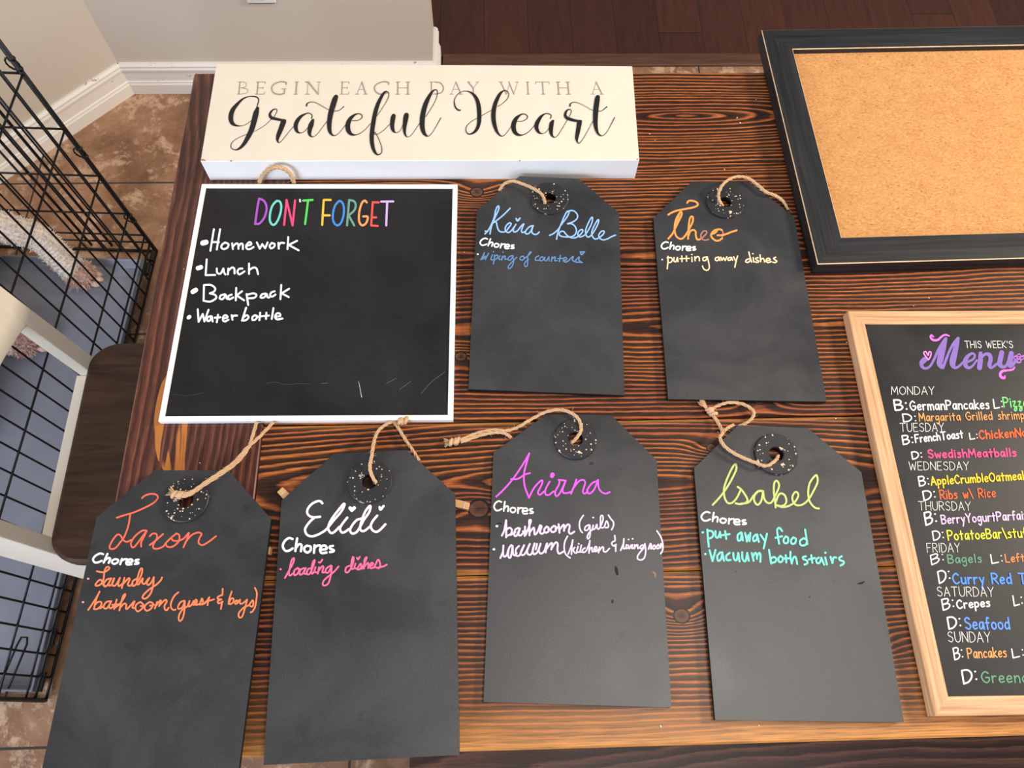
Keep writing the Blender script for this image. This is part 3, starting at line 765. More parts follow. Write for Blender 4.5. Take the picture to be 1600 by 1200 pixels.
T_KITCH = ((880, 795, .103125), """305,100 255,180 245,260 265,330 290,360;390,242 340,270 325,320 370,320 405,250;405,260 410,350 400,430 375,455 365,420 400,350 450,310;455,250 445,310 480,300 510,235 515,290 545,300 600,180 600,110 570,110 565,200 570,280 620,275 655,185 685,240 680,280 640,285;455,133;685,95 720,150 760,200 760,260 735,315;
65,415 25,500 15,600 40,690 105,745;75,685 120,570 145,470;145,470 130,590 125,690;132,640 180,580 150,620 180,668 205,665;225,570 207,650 245,655;235,530;275,550 257,645 285,655;330,592 295,620 300,660 345,640 390,540 405,483;402,485 395,580 390,670;395,632 430,585 440,610 440,650 475,635 510,590 490,572 470,610 490,650 535,615;550,580 535,665;540,642 590,580 610,592 610,640 650,650 700,600;780,405 785,480 750,500 735,530 760,560 800,540;755,560 800,570;795,560 795,645;870,630 910,530 920,445 912,560 915,605 945,595;960,545 950,600 985,590;990,465;985,550 1000,605 1030,550;1050,545 1040,600 1075,590;1053,455;1085,545 1080,602;1085,580 1120,545 1130,562 1130,600 1165,585;1200,547 1170,570 1172,600 1200,595 1238,530;1240,540 1250,640 1230,740 1180,775 1130,760 1130,710 1180,640 1225,590;1290,612 1320,530 1335,550 1325,605 1355,595;1380,550 1355,580 1370,610 1400,590 1385,552;1440,540 1415,575 1430,605 1460,580 1442,540;1480,530 1475,592;1480,562 1500,530 1505,580;1420,335 1480,430 1510,540 1505,630 1475,680""")
T_ISABEL = ((1105, 720, .115625), """75,595 180,480 280,340 380,150 395,70 370,50 310,150 240,320 225,420 240,510 280,570 340,565 400,500 450,400;410,350 470,400 540,510 530,560 450,585 385,575;450,582 560,560 620,480 690,410 750,408;750,408 690,415 640,470 635,540 680,595 730,540 755,410;755,410 770,510 810,565 870,560 930,450 970,350 960,290 930,270 905,310 900,420 918,560 925,630;925,560 960,470 1000,440 1050,470 1070,540 1050,590 1000,612 940,600;940,600 1010,625 1100,610 1180,560 1230,480 1220,432 1185,425 1150,490 1165,560 1210,600 1290,590 1370,520 1440,400 1490,290 1485,210 1460,200 1390,290 1365,400 1375,520 1410,590 1460,635 1510,645""")
T_FOOD = ((1085, 790, .115625), """!175,325 182,430 195,555;180,337 240,350 255,390 235,430 190,445;285,345 288,420 318,430 345,370;!345,355 355,430;!415,345 430,450;!375,400 475,385;630,362 585,400 590,470 625,460 640,375;!640,370 655,470;!685,370 710,485 728,400 745,480 755,370;830,392 795,430 800,480 840,460 848,390;!848,390 870,490;!895,395 945,470;!980,380 935,580;1185,345 1150,302 1118,330 1130,430 1145,515;!1095,435 1185,415;1235,415 1205,460 1215,505 1260,500 1265,440 1235,415;1335,430 1305,470 1315,515 1360,505 1370,450 1335,430;1475,440 1425,480 1440,535 1500,530 1520,470 1475,440;!1495,325 1525,520;
!205,605 245,750 285,600;350,632 310,680 320,745 360,720 378,635;!375,630 400,745;475,640 430,680 440,735 490,735;525,640 535,720 570,735 592,640;!592,640 610,755;645,630 650,720 690,750 715,640;!713,640 735,745;!775,640 800,745;790,695 820,640 840,660 845,720;845,690 875,640 893,670 890,760""")
T_STAIR = ((1190, 850, .0875), """!132,105 170,350;160,265 220,232 262,270 240,320 170,340;335,212 300,260 315,320 365,310 378,250 335,212;!430,200 440,330;!390,260 490,255;515,140 515,250 540,350;535,345 570,242 610,240 635,355;790,220 740,235 745,270 810,300 815,345 765,368;!885,200 905,335;!845,275 950,250;1020,242 975,280 990,340 1040,330 1065,248;!1065,245 1115,370;!1135,240 1165,365;1140,155;!1230,230 1265,340;1265,330 1285,245 1330,242;1430,220 1385,250 1400,290 1460,310 1465,350 1410,385""")
FM = (1430, 515, .10625)
T_MENU = """140,440,80 100,480,74 92,520,54 110,555,44 160,570,38 220,535,36 280,430,38 340,300,42 400,200,48 450,135,52;440,170,60 400,300,92 370,430,96 358,500,84 385,548,64;410,560,42 450,450,42 510,300,36 570,200,46 630,132,52;622,170,60 590,300,82 558,430,96 550,510,84 585,560,46 640,540,36 710,475,34;760,480,34 850,435,36 876,380,36 840,350,36 775,390,52 735,460,70 742,530,62 790,562,44 850,525,34 905,450,30;962,350,60 958,450,76 945,560,78;965,420,34 1030,362,42 1090,372,60 1108,440,62 1090,520,62 1120,560,42 1200,505,36;1272,340,74 1252,430,78 1242,505,74 1285,550,52 1340,525,42 1375,450,46;1412,350,74 1395,450,84 1395,530,74 1440,505,54 1490,440,40"""
T_SWIRL = "268,105,22 238,82,24 226,112,28 262,152,32 330,152,32 390,102,30 440,77,28 500,92,20;1460,555,22 1432,588,26 1350,600,30 1282,612,36 1250,650,40 1264,698,38 1310,712,32 1318,682,22"
T_HEART = "190,440 132,362 130,332 158,325 190,378 203,330 230,332 232,370 212,420 190,445"
T_FLOWER = "1450,420 1480,380 1500,420 1470,450 1450,420;1490,390 1530,355 1550,400 1510,430 1490,390;1500,450 1540,430 1550,480 1500,485 1500,450;1540,410 1590,380 1610,410 1560,440 1540,410;1465,465 1540,480 1560,450;1450,395 1560,400 1640,390"
WH, PINK, SAGE, ORG = (240, 239, 236), (238, 84, 140), (106, 150, 124), (240, 160, 96)
# menu rows: text, baseline start, baseline end, cap height, pen width, colour
T_ROWS = [
    ("THIS WEEK'S", (1508.5, 543.5), (1583, 543.5), 10.5, 1.1, 'day'),
    ("MONDAY", (1393, 616.5), (1460, 616.5), 12.5, 1.1, 'day'), ("TUESDAY", (1407, 674.5), (1475, 674), 13, 1.1, 'day'),
    ("WEDNESDAY", (1421, 734.5), (1514, 734.5), 13, 1.1, 'day'), ("THURSDAY", (1436, 797), (1517, 797.5), 13.5, 1.1, 'day'),
    ("FRIDAY", (1449, 863), (1500, 862.5), 14, 1.1, 'day'), ("SATURDAY", (1465, 931.5), (1553, 932), 14.5, 1.2, 'day'), ("SUNDAY", (1482, 1003), (1548, 1003.5), 16, 1.2, 'day'),
    ("B:", (1399, 641), (1418, 640), 16, 2.9, WH), ("GermanPancakes", (1423, 641), (1546, 638.5), 14, 2.3, WH), ("L:", (1554, 638), (1567, 636), 14, 2.2, WH), ("PizzaS", (1569, 636), (1616, 636), 15, 2.2, (120, 226, 124)),
    ("D:", (1412, 659), (1432, 658), 12, 2.2, WH), ("Margarita Grilled shrimp", (1437, 658), (1601, 654.5), 12.5, 1.8, ORG),
    ("B:", (1411.5, 694.5), (1427, 692), 13.5, 2.5, WH), ("FrenchToast", (1431, 691.5), (1505, 684), 12, 2.3, WH), ("L:", (1516, 686.5), (1528, 684.5), 9.5, 1.9, WH), ("ChickenNoodle", (1531, 686), (1634, 680), 13, 2.5, (242, 104, 62)),
    ("D:", (1426, 717.5), (1441, 714.5), 11, 2.3, WH), ("SwedishMeatballs", (1451, 715.5), (1588, 713), 12.5, 2.6, PINK),
    ("B:", (1437, 759.5), (1452, 757), 14.5, 2.3, WH), ("AppleCrumbleOatmeal", (1455.5, 758), (1600, 749), 13, 2.3, (248, 204, 60)),
    ("D:", (1444, 782), (1462, 777), 14, 2.4, WH), ("Ribs w\\ Rice", (1470, 780), (1556, 776.5), 14, 2.1, (244, 108, 66)),
    ("B:", (1447, 820.5), (1464, 815), 19, 2.8, WH), ("BerryYogurtParfait", (1472, 818.5), (1606, 811), 13.5, 2.3, (228, 192, 232)),
    ("D:", (1459, 844.5), (1475, 840.5), 14, 2.2, WH), ("PotatoeBar\\stuff", (1482, 844), (1612, 839), 15, 2.1, (244, 240, 70)),
    ("B:", (1456, 882.5), (1475, 875), 14.5, 2.1, WH), ("Bagels", (1482, 880), (1534, 878.5), 13, 2.3, SAGE), ("L:", (1550, 880.5), (1567, 877), 14, 2.1, WH), ("Leftovers", (1572, 878.5), (1640, 875), 12.5, 2, (244, 140, 84)),
    ("D:", (1468, 911.5), (1485, 904), 18, 2.6, WH), ("Curry Red Thai", (1490, 912), (1630, 912), 16, 2.8, (92, 148, 246)),
    ("B:", (1474, 953.5), (1491, 948), 16.5, 2.5, WH), ("Crepes", (1496, 951), (1547, 947.5), 13, 2.5, WH), ("L:", (1585, 946.5), (1598, 943), 15.5, 2.3, WH),
    ("D:", (1483, 983), (1502, 978), 18, 2.8, WH), ("Seafood", (1509, 983), (1578, 983), 18, 2.8, (104, 150, 244)),
    ("B:", (1492, 1031), (1505, 1027), 18, 2.4, WH), ("Pancakes", (1513, 1028.5), (1573, 1026.5), 15.5, 2.1, (248, 166, 104)), ("L:", (1583, 1028), (1600, 1024), 14, 2.2, WH),
    ("D:", (1506, 1068.5), (1527, 1062), 20.5, 3, WH), ("Greenchili", (1535, 1066.5), (1636, 1066), 17, 2.6, SAGE),
]

# ================================================================ THE ROOM
WB = 1.645                      # back wall
WX = -0.138                     # free end of the back wall
CX, CY = -0.968, WB             # inner corner
b = MB(); b.box((-3.2, -2.6, -0.05), (3.2, 1.73, 0.0)); struct(b.build('floor', MT['tile']))
b = MB(); b.box((-1.2, 1.765, -0.05), (3.2, 6.0, 0.001)); struct(b.build('floor', MT['hardwood']))
b = MB(); b.box((WX + 0.02, 1.722, -0.02), (3.2, 1.768, 0.008), 0.003); struct(b.build('trim_1', MT['threshold']))
b = MB(); b.box((CX - 0.1, WB, 0), (WX, WB + 0.125, 2.6)); struct(b.build('wall_back', MT['wall']))
b = MB(); b.prism([(CX, CY), (CX - 0.1, CY + 0.12), (CX - 1.5, CY - 1.3), (CX - 1.4, CY - 1.457)], 0, 2.6); struct(b.build('wall_left', MT['wall']))


def baseboard(name, path):
    """moulded skirting swept along a floor path; the room is on its right-hand side"""
    prof = [(0.0, 0.0), (0.015, 0.0), (0.015, 0.032), (0.0125, 0.036), (0.0125, 0.040), (0.0095, 0.043), (0.0095, 0.072), (0.0125, 0.075), (0.0135, 0.082), (0.011, 0.087), (0.0115, 0.092), (0.006, 0.098), (0.0, 0.098)]
    b = MB()
    P = [np.array(p, float) for p in path]
    rows = []
    for i, p in enumerate(P):
        d0 = P[i] - P[i - 1] if i else P[1] - P[0]
        d1 = P[i + 1] - P[i] if i < len(P) - 1 else d0
        d0, d1 = d0 / np.linalg.norm(d0), d1 / np.linalg.norm(d1)
        n0, n1 = np.array([d0[1], -d0[0]]), np.array([d1[1], -d1[0]])
        n = (n0 + n1) / (1 + n0 @ n1)
        rows.append([(p[0] + n[0] * a, p[1] + n[1] * a, z) for a, z in prof])
    k = len(prof)
    vs = [q for r in rows for q in r]
    fs = [(i * k + j, i * k + j + 1, (i + 1) * k + j + 1, (i + 1) * k + j) for i in range(len(P) - 1) for j in range(k - 1)]
    fs += [tuple(range(k)), tuple(range((len(P) - 1) * k, len(P) * k))]
    b.add(vs, fs)
    return struct(b.build(name, MT['trim']))


baseboard('baseboard_back', [(CX, CY), (WX, WB), (WX, WB + 0.125)])
baseboard('baseboard_left', [(CX - 1.4, CY - 1.457), (CX, CY)])

PW = Plane((0, WB - 0.004, 0), (0, 1, 0))
q0, q1 = PW.at(387, 5), PW.at(434, 5)
ol = thing('outlet_cover', 'white plastic outlet cover plate low on the grey wall', 'outlet cover', ((q0[0] + q1[0]) / 2, WB, q0[2]))
b = MB(); b.box((q0[0], WB - 0.006, q0[2]), (q0[0] + 0.07, WB - 0.0002, q0[2] + 0.115), 0.0025); cpl = b.build('cover_plate', MT['outlet'], ol)
for k in (0.03, 0.085):
    b = MB(); b.box((q0[0] + 0.019, WB - 0.009, q0[2] + k - 0.016), (q0[0] + 0.051, WB - 0.0055, q0[2] + k + 0.016), 0.003); b.build('socket', MT['outlet'], cpl)

# ================================================================ TABLE
TX0, TX1, TY0, TY1, TT = -0.440, 1.36, -0.0155, 0.923, 0.045
tb = thing('dining_table', 'large dark stained pine plank table holding all the boards', 'table', (0.46, 0.45, 0))
b = MB()


def plank(b, x0, x1, y0, y1, along_x, seed, depth, off, golden=(0, 0), mi=0, g=0.0006, ch=0.0022):
    """one board: top with worn joints (alpha), chamfers, sides and underside"""
    x0, x1, y0, y1 = x0 + g, x1 - g, y0 + g, y1 - g
    lo, hi = (y0, y1) if along_x else (x0, x1)
    a0, a1 = (x0, x1) if along_x else (y0, y1)
    w = hi - lo
    zt = TZ
    pt = lambda a, v, z: (a, v, z) if along_x else (v, a, z)
    rows = [(lo, zt - TT, 1.0), (lo, zt - ch, 0.0), (lo + ch, zt, 0.002), (lo + 0.012, zt, 0.012), (hi - 0.012, zt, 0.012), (hi - ch, zt, 0.002), (hi, zt - ch, 0.0), (hi, zt - TT, 1.0)]
    vs, fs, uv, co = [], [], [], []
    for v, z, al in rows:
        vs += [pt(a0, v, z), pt(a1, v, z)]
    n = len(rows)
    for i in range(n):
        j = (i + 1) % n
        fs.append((2 * i, 2 * i + 1, 2 * j + 1, 2 * j))
        e = []
        for r, aa in ((i, a0), (i, a1), (j, a1), (j, a0)):
            v, z, al = rows[r]
            dep = (aa - depth[0]) * depth[1]        # pith line of the log drifts along the board
            gd = golden[0] if v < (lo + hi) / 2 else golden[1]
            e.append((seed, dep, w * off, al * (0.16 if gd == 2 else 1) if gd else 1.0))
        co.append(e)
        uv.append([(a0, rows[i][0] - lo), (a1, rows[i][0] - lo), (a1, rows[j][0] - lo), (a0, rows[j][0] - lo)])
    for e in (0, 1):
        fs.append(tuple(2 * i + e for i in range(n)))
        uv.append([((a0, a1)[e] + (zt - rows[i][1]), rows[i][0] - lo) for i in range(n)])
        co.append([(seed, ((a0, a1)[e] - depth[0]) * depth[1], w * off, 1.0)] * n)
    b.add(vs, fs, mi, uv, co)


EB = -0.2765
seams = [TY1, 0.7500, 0.5745, 0.3515, 0.1655, TY0]
par = [(0.11, (0.36, 0.11), 0.50, (0, 0)), (0.37, (0, 0.03), 0.1, (0, 0)), (0.62, (0.9, 0.03), 0.58, (0, 0)), (0.83, (0.20, 0.10), 0.56, (1, 1)), (0.27, (1.0, 0.02), -0.25, (2, 1))]
for k, (sd, dp, of, gd) in enumerate(par):
    plank(b, EB, TX1 - 0.16, seams[k + 1], seams[k], True, sd, dp, of, gd)
plank(b, TX0, EB, TY0 - 0.001, TY1 + 0.001, False, 0.55, (-8, 0.02), -0.4, (0, 1), 1)
plank(b, TX1 - 0.16, TX1, TY0 - 0.001, TY1 + 0.001, False, 0.71, (-8, 0.02), 1.2, (1, 0), 1)
b.build('tabletop', [MT['pine'], MT['pine_end']], tb)
b = MB(); b.box((TX0 + 0.09, TY0 + 0.09, 0.61), (TX1 - 0.09, TY1 - 0.09, TZ - TT - 0.001)); b.build('apron', MT['bench'], tb)
for x in (TX0 + 0.06, TX1 - 0.15):
    for y in (TY0 + 0.06, TY1 - 0.15):
        b = MB(); b.box((x, y, 0), (x + 0.09, y + 0.09, TZ - TT - 0.001), 0.004); b.build('leg', MT['bench'], tb)

# ================================================================ BENCH
bn = thing('bench', 'dark brown wooden bench tucked along the front edge of the table', 'bench', (0.5, -0.13, 0))
b = MB()
TZ_, TT_ = TZ, TT
TZ, TT = 0.45, 0.04
plank(b, -0.119, 1.12, -0.30, 0.0, True, 0.93, (0.7, 0.10), 0.75, (0, 0), 0, 0.0, 0.004)
TZ, TT = TZ_, TT_
b.build('seat', MT['bench'], bn)
for x in (0.0, 0.94):
    for y in (-0.27, -0.09):
        b = MB(); b.box((x, y, 0), (x + 0.06, y + 0.06, 0.4095), 0.003); b.build('leg', MT['bench'], bn)
b = MB(); b.box((0.06, -0.17, 0.33), (0.94, -0.13, 0.4095), 0.002); b.build('stretcher', MT['bench'], bn)

# ================================================================ CHAIR
ch = thing('dining_chair', 'cream painted chair with dark walnut seat pushed against the table', 'chair', (-0.5, 0.44, 0))
rx0, rx1, ry0, ry1 = -0.673, -0.26, 0.255, 0.622
poly = []
for cx, cy, r, a0 in ((rx0 + 0.05, ry0 + 0.042, 0.045, 180), (rx1 - 0.04, ry0 + 0.03, 0.04, 270), (rx1 - 0.04, ry1 - 0.03, 0.04, 0), (rx0 + 0.05, ry1 - 0.042, 0.045, 90)):
    for k in range(9):
        a = math.radians(a0 + k * 90 / 8)
        poly.append((cx + (r + 0.005) * math.cos(a), cy + r * math.sin(a)))
b = MB(); b.prism(poly, 0.436, 0.46); b.build('seat', MT['walnut'], ch, bevel=0.006)


def post(x_of, y0, y1, depth_of, zs):
    b = MB()
    vs = []
    for z in zs:
        xf = x_of(z)
        xb = xf - depth_of(z)
        vs += [(xf, y0, z), (xf, y1, z), (xb, y1, z), (xb, y0, z)]
    fs = [(4 * i + j, 4 * i + (j + 1) % 4, 4 * i + 4 + (j + 1) % 4, 4 * i + 4 + j) for i in range(len(zs) - 1) for j in range(4)]
    fs += [(0, 1, 2, 3), tuple(range(4 * len(zs) - 4, 4 * len(zs)))]
    b.add(vs, fs)
    return b


ZS = [0, 0.2, 0.43, 0.6, 0.75, 0.88]
post(lambda z: -0.673 - 0.138 * (z - 0.46), 0.270, 0.294, lambda z: 0.086 - 0.02 * abs(z - 0.45), ZS).build('back_post', MT['chair'], ch, bevel=0.0025)
post(lambda z: -0.671 - 0.1 * (z - 0.46), 0.574, 0.602, lambda z: 0.025, ZS).build('back_post', MT['chair'], ch, bevel=0.0025)
b = MB(); b.box((-0.6985, 0.2945, 0.375), (-0.676, 0.5735, 0.44)); b.build('rear_rail', MT['chair'], ch, bevel=0.002)
b = MB()
N = 14
vs = []
for z in (0.62, 0.69, 0.76, 0.83):
    for side in (0, 1):
        for i in range(N + 1):
            f = i / N
            y = 0.2945 + f * (0.5735 - 0.2945)
            x = -0.6835 - 0.11 * (z - 0.62) - 0.032 * math.sin(math.pi * f) ** 0.9 - 0.016 * side
            vs.append((x, y, z))
R = N + 1
fs = []
for l in range(3):
    for sd in (0, 1):
        o = (l * 2 + sd) * R
        fs += [(o + i, o + i + 1, o + 2 * R + i + 1, o + 2 * R + i) for i in range(N)]
for l in (0, 3):
    o = l * 2 * R
    fs += [(o + i, o + i + 1, o + R + i + 1, o + R + i) for i in range(N)]
for i in (0, N):
    fs += [(l * 2 * R + i, l * 2 * R + R + i, (l + 1) * 2 * R + R + i, (l + 1) * 2 * R + i) for l in range(3)]
b.add(vs, fs); b.build('back_panel', MT['chair'], ch, bevel=0.002)
for y in (0.29, 0.56):
    b = MB(); b.box((-0.31, y, 0), (-0.28, y + 0.03, 0.4355), 0.002); b.build('front_leg', MT['chair'], ch)

# ================================================================ DOG CRATE
B0 = U(244, 391, 0.01)                                  # back right foot of the crate
F0 = U(70, 1094, 0.01)
ey = (F0 - B0); LEN = float(np.hypot(ey[0], ey[1])); ey = np.array([ey[0], ey[1], 0]) / LEN     # towards the camera side
ex = np.array([ey[1], -ey[0], 0.0])                     # to the left
if ex[0] > 0:
    ex = -ex
lean = (U(0, 66, 0.66) - B0); ez = np.array([lean[0], lean[1], 0.65]) / 0.65
WID, HGT = 0.60, 0.76
cr = thing('dog_crate', 'black wire dog crate with blue-grey plastic tray on the tiled floor', 'dog crate', tuple((B0 + ey * LEN / 2 + ex * WID / 2) * np.array([1, 1, 0])))
cp = lambda a, l, z: B0 * np.array([1, 1, 0]) + ex * a + ey * l + ez * z
HZ = [0.006, 0.045, 0.076, 0.163, 0.30, 0.445, 0.59, 0.73]


def side_panel(name, a):
    b = MB()
    for z in HZ:
        b.tube([cp(a, 0, z), cp(a, LEN, z)], 0.0030 if z in (0.006, 0.045) else 0.0023, 6)
    n = 25
    for k in range(n + 1):
        l = LEN * k / n
        b.tube([cp(a + 0.002, l, 0.006), cp(a + 0.002, l, HGT)], 0.0044 if k in (0, n) else 0.0021, 6)
    return b.build(name, MT['wire'], cr, smooth=True)


def end_panel(name, l, dbl):
    b = MB()
    for z in HZ:
        b.tube([cp(0, l, z), cp(WID, l, z)], 0.0036 if z == 0.006 else 0.0022, 6)
    n = 14
    for k in range(n + 1):
        a = WID * k / n
        b.tube([cp(a, l, 0.006), cp(a, l, HGT)], 0.0040 if k in (0, n) else 0.0020, 6)
    for a in dbl:
        b.tube([cp(a, l - 0.004, 0.02), cp(a, l - 0.004, HGT - 0.02)], 0.0032, 6)
    return b.build(name, MT['wire'], cr, smooth=True)


side_panel('side_panel', 0.0)
side_panel('side_panel', WID)
end_panel('end_panel', 0.0, (0.105, 0.155, 0.43))
end_panel('end_panel', LEN, (0.1, 0.4))
b = MB()
for k in range(15):
    b.tube([cp(WID * k / 14, 0, HGT), cp(WID * k / 14, LEN, HGT)], 0.0018, 6)
for k in range(5):
    b.tube([cp(0, LEN * k / 4, HGT), cp(WID, LEN * k / 4, HGT)], 0.0025, 6)
b.build('roof_panel', MT['wire'], cr, smooth=True)
# tray with a low rim
b = MB()
ti, hh = 0.014, 0.036
q = lambda i, z: [tuple(cp(i, i + 0.028, z)), tuple(cp(WID - i, i + 0.028, z)), tuple(cp(WID - i, LEN - i, z)), tuple(cp(i, LEN - i, z))]
vs = q(ti, 0.010) + q(ti, hh) + q(ti + 0.004, hh) + q(ti + 0.012, 0.013)
fs = [(3, 2, 1, 0), (12, 13, 14, 15)] + [(r * 4 + i, r * 4 + (i + 1) % 4, r * 4 + 4 + (i + 1) % 4, r * 4 + 4 + i) for r in range(3) for i in range(4)]
b.add(vs, fs); b.build('tray', MT['tray'], cr, bevel=0.002)


def clip(p, dirv, ln=0.022, r=0.0055):
    b = MB()
    p = np.array(p)
    b.tube([p, p + np.array(dirv) * ln], r, 8)
    return b.build('corner_clip', MT['wire'], cr)


clip(cp(0.004, 0.004, 0.012), ey, 0.028, 0.006)
clip(cp(0.004, 0.045, 0.02), ey, 0.03, 0.006)
clip(cp(0.004, 0.30, 0.03), ey, 0.03, 0.006)
clip(cp(0.004, LEN - 0.13, 0.03), ey, 0.03, 0.006)
clip(cp(0.004, LEN - 0.05, 0.03), ey, 0.035, 0.006)
for z in (0.145, 0.375, 0.612):
    b = MB()
    c = cp(0, 0, z)
    ring = [c + ex * (0.011 * math.sin(t)) + ez * (0.014 * math.cos(t)) + ex * 0.006 for t in np.linspace(0, 2 * math.pi, 13)]
    b.tube(ring, 0.0018, 6)
    b.tube([c + ez * 0.012 - ex * 0.004, c + ez * 0.012 + ex * 0.006], 0.005, 6)
    b.tube([c + ez * -0.012 - ex * 0.004, c + ez * -0.012 + ex * 0.006], 0.005, 6)
    b.build('panel_hinge', MT['wire'], cr, smooth=True)
b = MB()
b.tube([cp(0.085, LEN - 0.005, 0.03), cp(0.060, LEN - 0.10, 0.045), cp(0.056, LEN - 0.112, 0.045), cp(0.045, LEN - 0.112, 0.045), cp(0.042, LEN - 0.10, 0.045), cp(0.066, LEN - 0.005, 0.03)], 0.0022, 6)
b.build('door_latch', MT['wire'], cr, smooth=True)

# ================================================================ DOG
pawA, pawB, pawC = U(128, 432, 0.045), U(-8, 402, 0.05), U(44, 533, 0.045)


def skin(name, verts, edges, radii, parent, mat, root=0):
    me = bpy.data.meshes.new(name)
    loc = np.array(parent.location)
    me.from_pydata([tuple(np.array(v) - loc) for v in verts], edges, [])
    o = bpy.data.objects.new(name, me)
    COL.objects.link(o)
    sk = o.modifiers.new('skin', 'SKIN')
    sk.use_smooth_shade = True
    for i, r in enumerate(radii):
        me.skin_vertices[0].data[i].radius = (r, r)
        me.skin_vertices[0].data[i].use_root = (i == root)
    sb = o.modifiers.new('sub', 'SUBSURF'); sb.levels = sb.render_levels = 2
    dg = bpy.context.evaluated_depsgraph_get()
    ev = o.evaluated_get(dg)
    m2 = bpy.data.meshes.new_from_object(ev)
    o.modifiers.clear()
    o.data = m2
    m2.materials.clear(); m2.materials.append(mat)
    for p in m2.polygons:
        p.use_smooth = True
    o.parent = parent
    return o


dog = thing('dog', 'white curly-haired dog stretching its paws out inside the wire crate', 'dog', (-1.2, 0.9, 0.014))
DV, DE, DR = [], [], []


def chain(pts, start=None):
    prev = start
    for x, y, z, r in pts:
        DV.append((x, y, z)); DR.append(r)
        i = len(DV) - 1
        if prev is not None:
            DE.append((prev, i))
        prev = i
    return prev


hip = chain([(-1.29, 0.62, 0.13, 0.085)])
mid = chain([(-1.30, 0.74, 0.15, 0.09)], hip)
chest = chain([(-1.285, 0.88, 0.20, 0.10)], mid)
neck = chain([(-1.275, 0.95, 0.30, 0.06)], chest)
head = chain([(-1.26, 0.97, 0.39, 0.065)], neck)
chain([(-1.20, 0.975, 0.385, 0.042), (-1.15, 0.98, 0.375, 0.028), (-1.125, 0.982, 0.37, 0.02)], head)
chain([(-1.27, 0.915, 0.41, 0.02), (-1.26, 0.90, 0.34, 0.018)], head)
chain([(-1.285, 1.025, 0.41, 0.02), (-1.28, 1.045, 0.35, 0.018)], head)
chain([(-1.34, 0.52, 0.16, 0.022), (-1.37, 0.44, 0.20, 0.028)], hip)
sh = chain([(-1.24, 0.985, 0.235, 0.052)], chest)
chain([(-1.134, 1.040, 0.26, 0.038), (-1.06, 1.048, 0.20, 0.033), tuple(U(62, 370, 0.15)) + (0.030,), tuple(U(96, 405, 0.095)) + (0.028,), tuple(pawA + np.array([-0.006, 0.003, 0.0])) + (0.031,), tuple(U(143, 437, 0.04)) + (0.024,)], sh)
chain([(-1.23, 1.0, 0.11, 0.04), tuple(pawB + np.array([-0.03, 0.0, 0.012])) + (0.03,), tuple(pawB) + (0.03,)], chest)
chain([(-1.20, 0.86, 0.11, 0.045), (-1.11, 0.84, 0.06, 0.032), tuple(pawC + np.array([-0.01, 0, 0])) + (0.03,), tuple(pawC + np.array([0.022, -0.004, -0.006])) + (0.023,)], chest)
chain([(-1.20, 0.58, 0.12, 0.055), (-1.14, 0.70, 0.06, 0.034), (-1.17, 0.60, 0.045, 0.026), (-1.11, 0.60, 0.04, 0.024)], hip)
body = skin('body', DV, DE, DR, dog, MT['fur'])


def coat(name, src, cnt, ln, keep, mat):
    """curly tufts of hair grown from the skin as short bent strands"""
    rnd = random.Random(3)
    me = src.data
    base = np.array(dog.location)
    tri = []
    for p in me.polygons:
        c = np.array(p.center) + base
        if keep(c):
            tri.append((p.area, p))
    tot = sum(a for a, _ in tri)
    b = MB()
    for a, p in tri:
        m = a / tot * cnt
        m = int(m) + (rnd.random() < m - int(m))
        vs = [np.array(me.vertices[i].co) + base for i in p.vertices]
        nn = np.array(p.normal)
        for _ in range(m):
            w = [rnd.random() ** 0.8 for _ in vs]
            sw = sum(w)
            o = sum(v * (k / sw) for v, k in zip(vs, w)) - nn * 0.001
            r = np.array([rnd.uniform(-1, 1) for _ in range(3)])
            r2 = np.array([rnd.uniform(-1, 1) for _ in range(3)])
            L = ln * rnd.uniform(0.6, 1.25)
            pts = [o, o + (nn * 0.75 + r * 0.5) * L * 0.5, o + (nn * 0.7 + r * 0.75 + r2 * 0.45) * L * 0.9]
            b.tube(pts, [0.0011, 0.0010, 0.0004], 3, 0, False)
    o = b.build(name, mat, None, recalc=False)
    o.data.transform(Matrix.Translation(-Vector(base)))
    o.parent = src.parent
    o['kind'] = 'stuff'
    return o


near_paw = lambda c: min(np.linalg.norm(c - (pawA + np.array([0.004, -0.004, 0.0]))), np.linalg.norm(c - pawB), np.linalg.norm(c - (pawC + np.array([0.0, 0.0, 0.0])))) < 0.036
coat('curly_coat', body, 30000, 0.0065, lambda c: c[0] > -1.22 and not near_paw(c), MT['fur'])
coat('curly_coat', body, 9000, 0.012, lambda c: c[0] <= -1.22, MT['fur'])
pk = coat('paw_fur', body, 4200, 0.010, near_paw, MT['fur_pink'])
pk['label'] = 'pinkish brown fur on the paws'
for k, (p, dx) in enumerate(((pawA, 1), (pawC, 1))):
    for j, (ox, oy) in enumerate(((0.022, 0.010), (0.028, -0.002), (0.022, -0.014))):
        b = MB()
        c = p + np.array([ox, oy, -0.008])
        b.tube([c, c + np.array([0.010, -0.002 * (j - 1), -0.002]), c + np.array([0.017, -0.003 * (j - 1), -0.006])], [0.0065, 0.0075, 0.003], 8)
        b.build('toe', MT['fur_pink'], body, smooth=True)
b = MB(); b.tube([(-1.128, 0.982, 0.378), (-1.114, 0.983, 0.376), (-1.104, 0.983, 0.372)], [0.009, 0.012, 0.005], 8); b.build('nose', MT['nose'], body, smooth=True)
for y in (0.948, 1.004):
    b = MB(); b.tube([(-1.205, y, 0.415), (-1.196, y, 0.418)], [0.008, 0.004], 8); b.build('eye', MT['nose'], body, smooth=True)

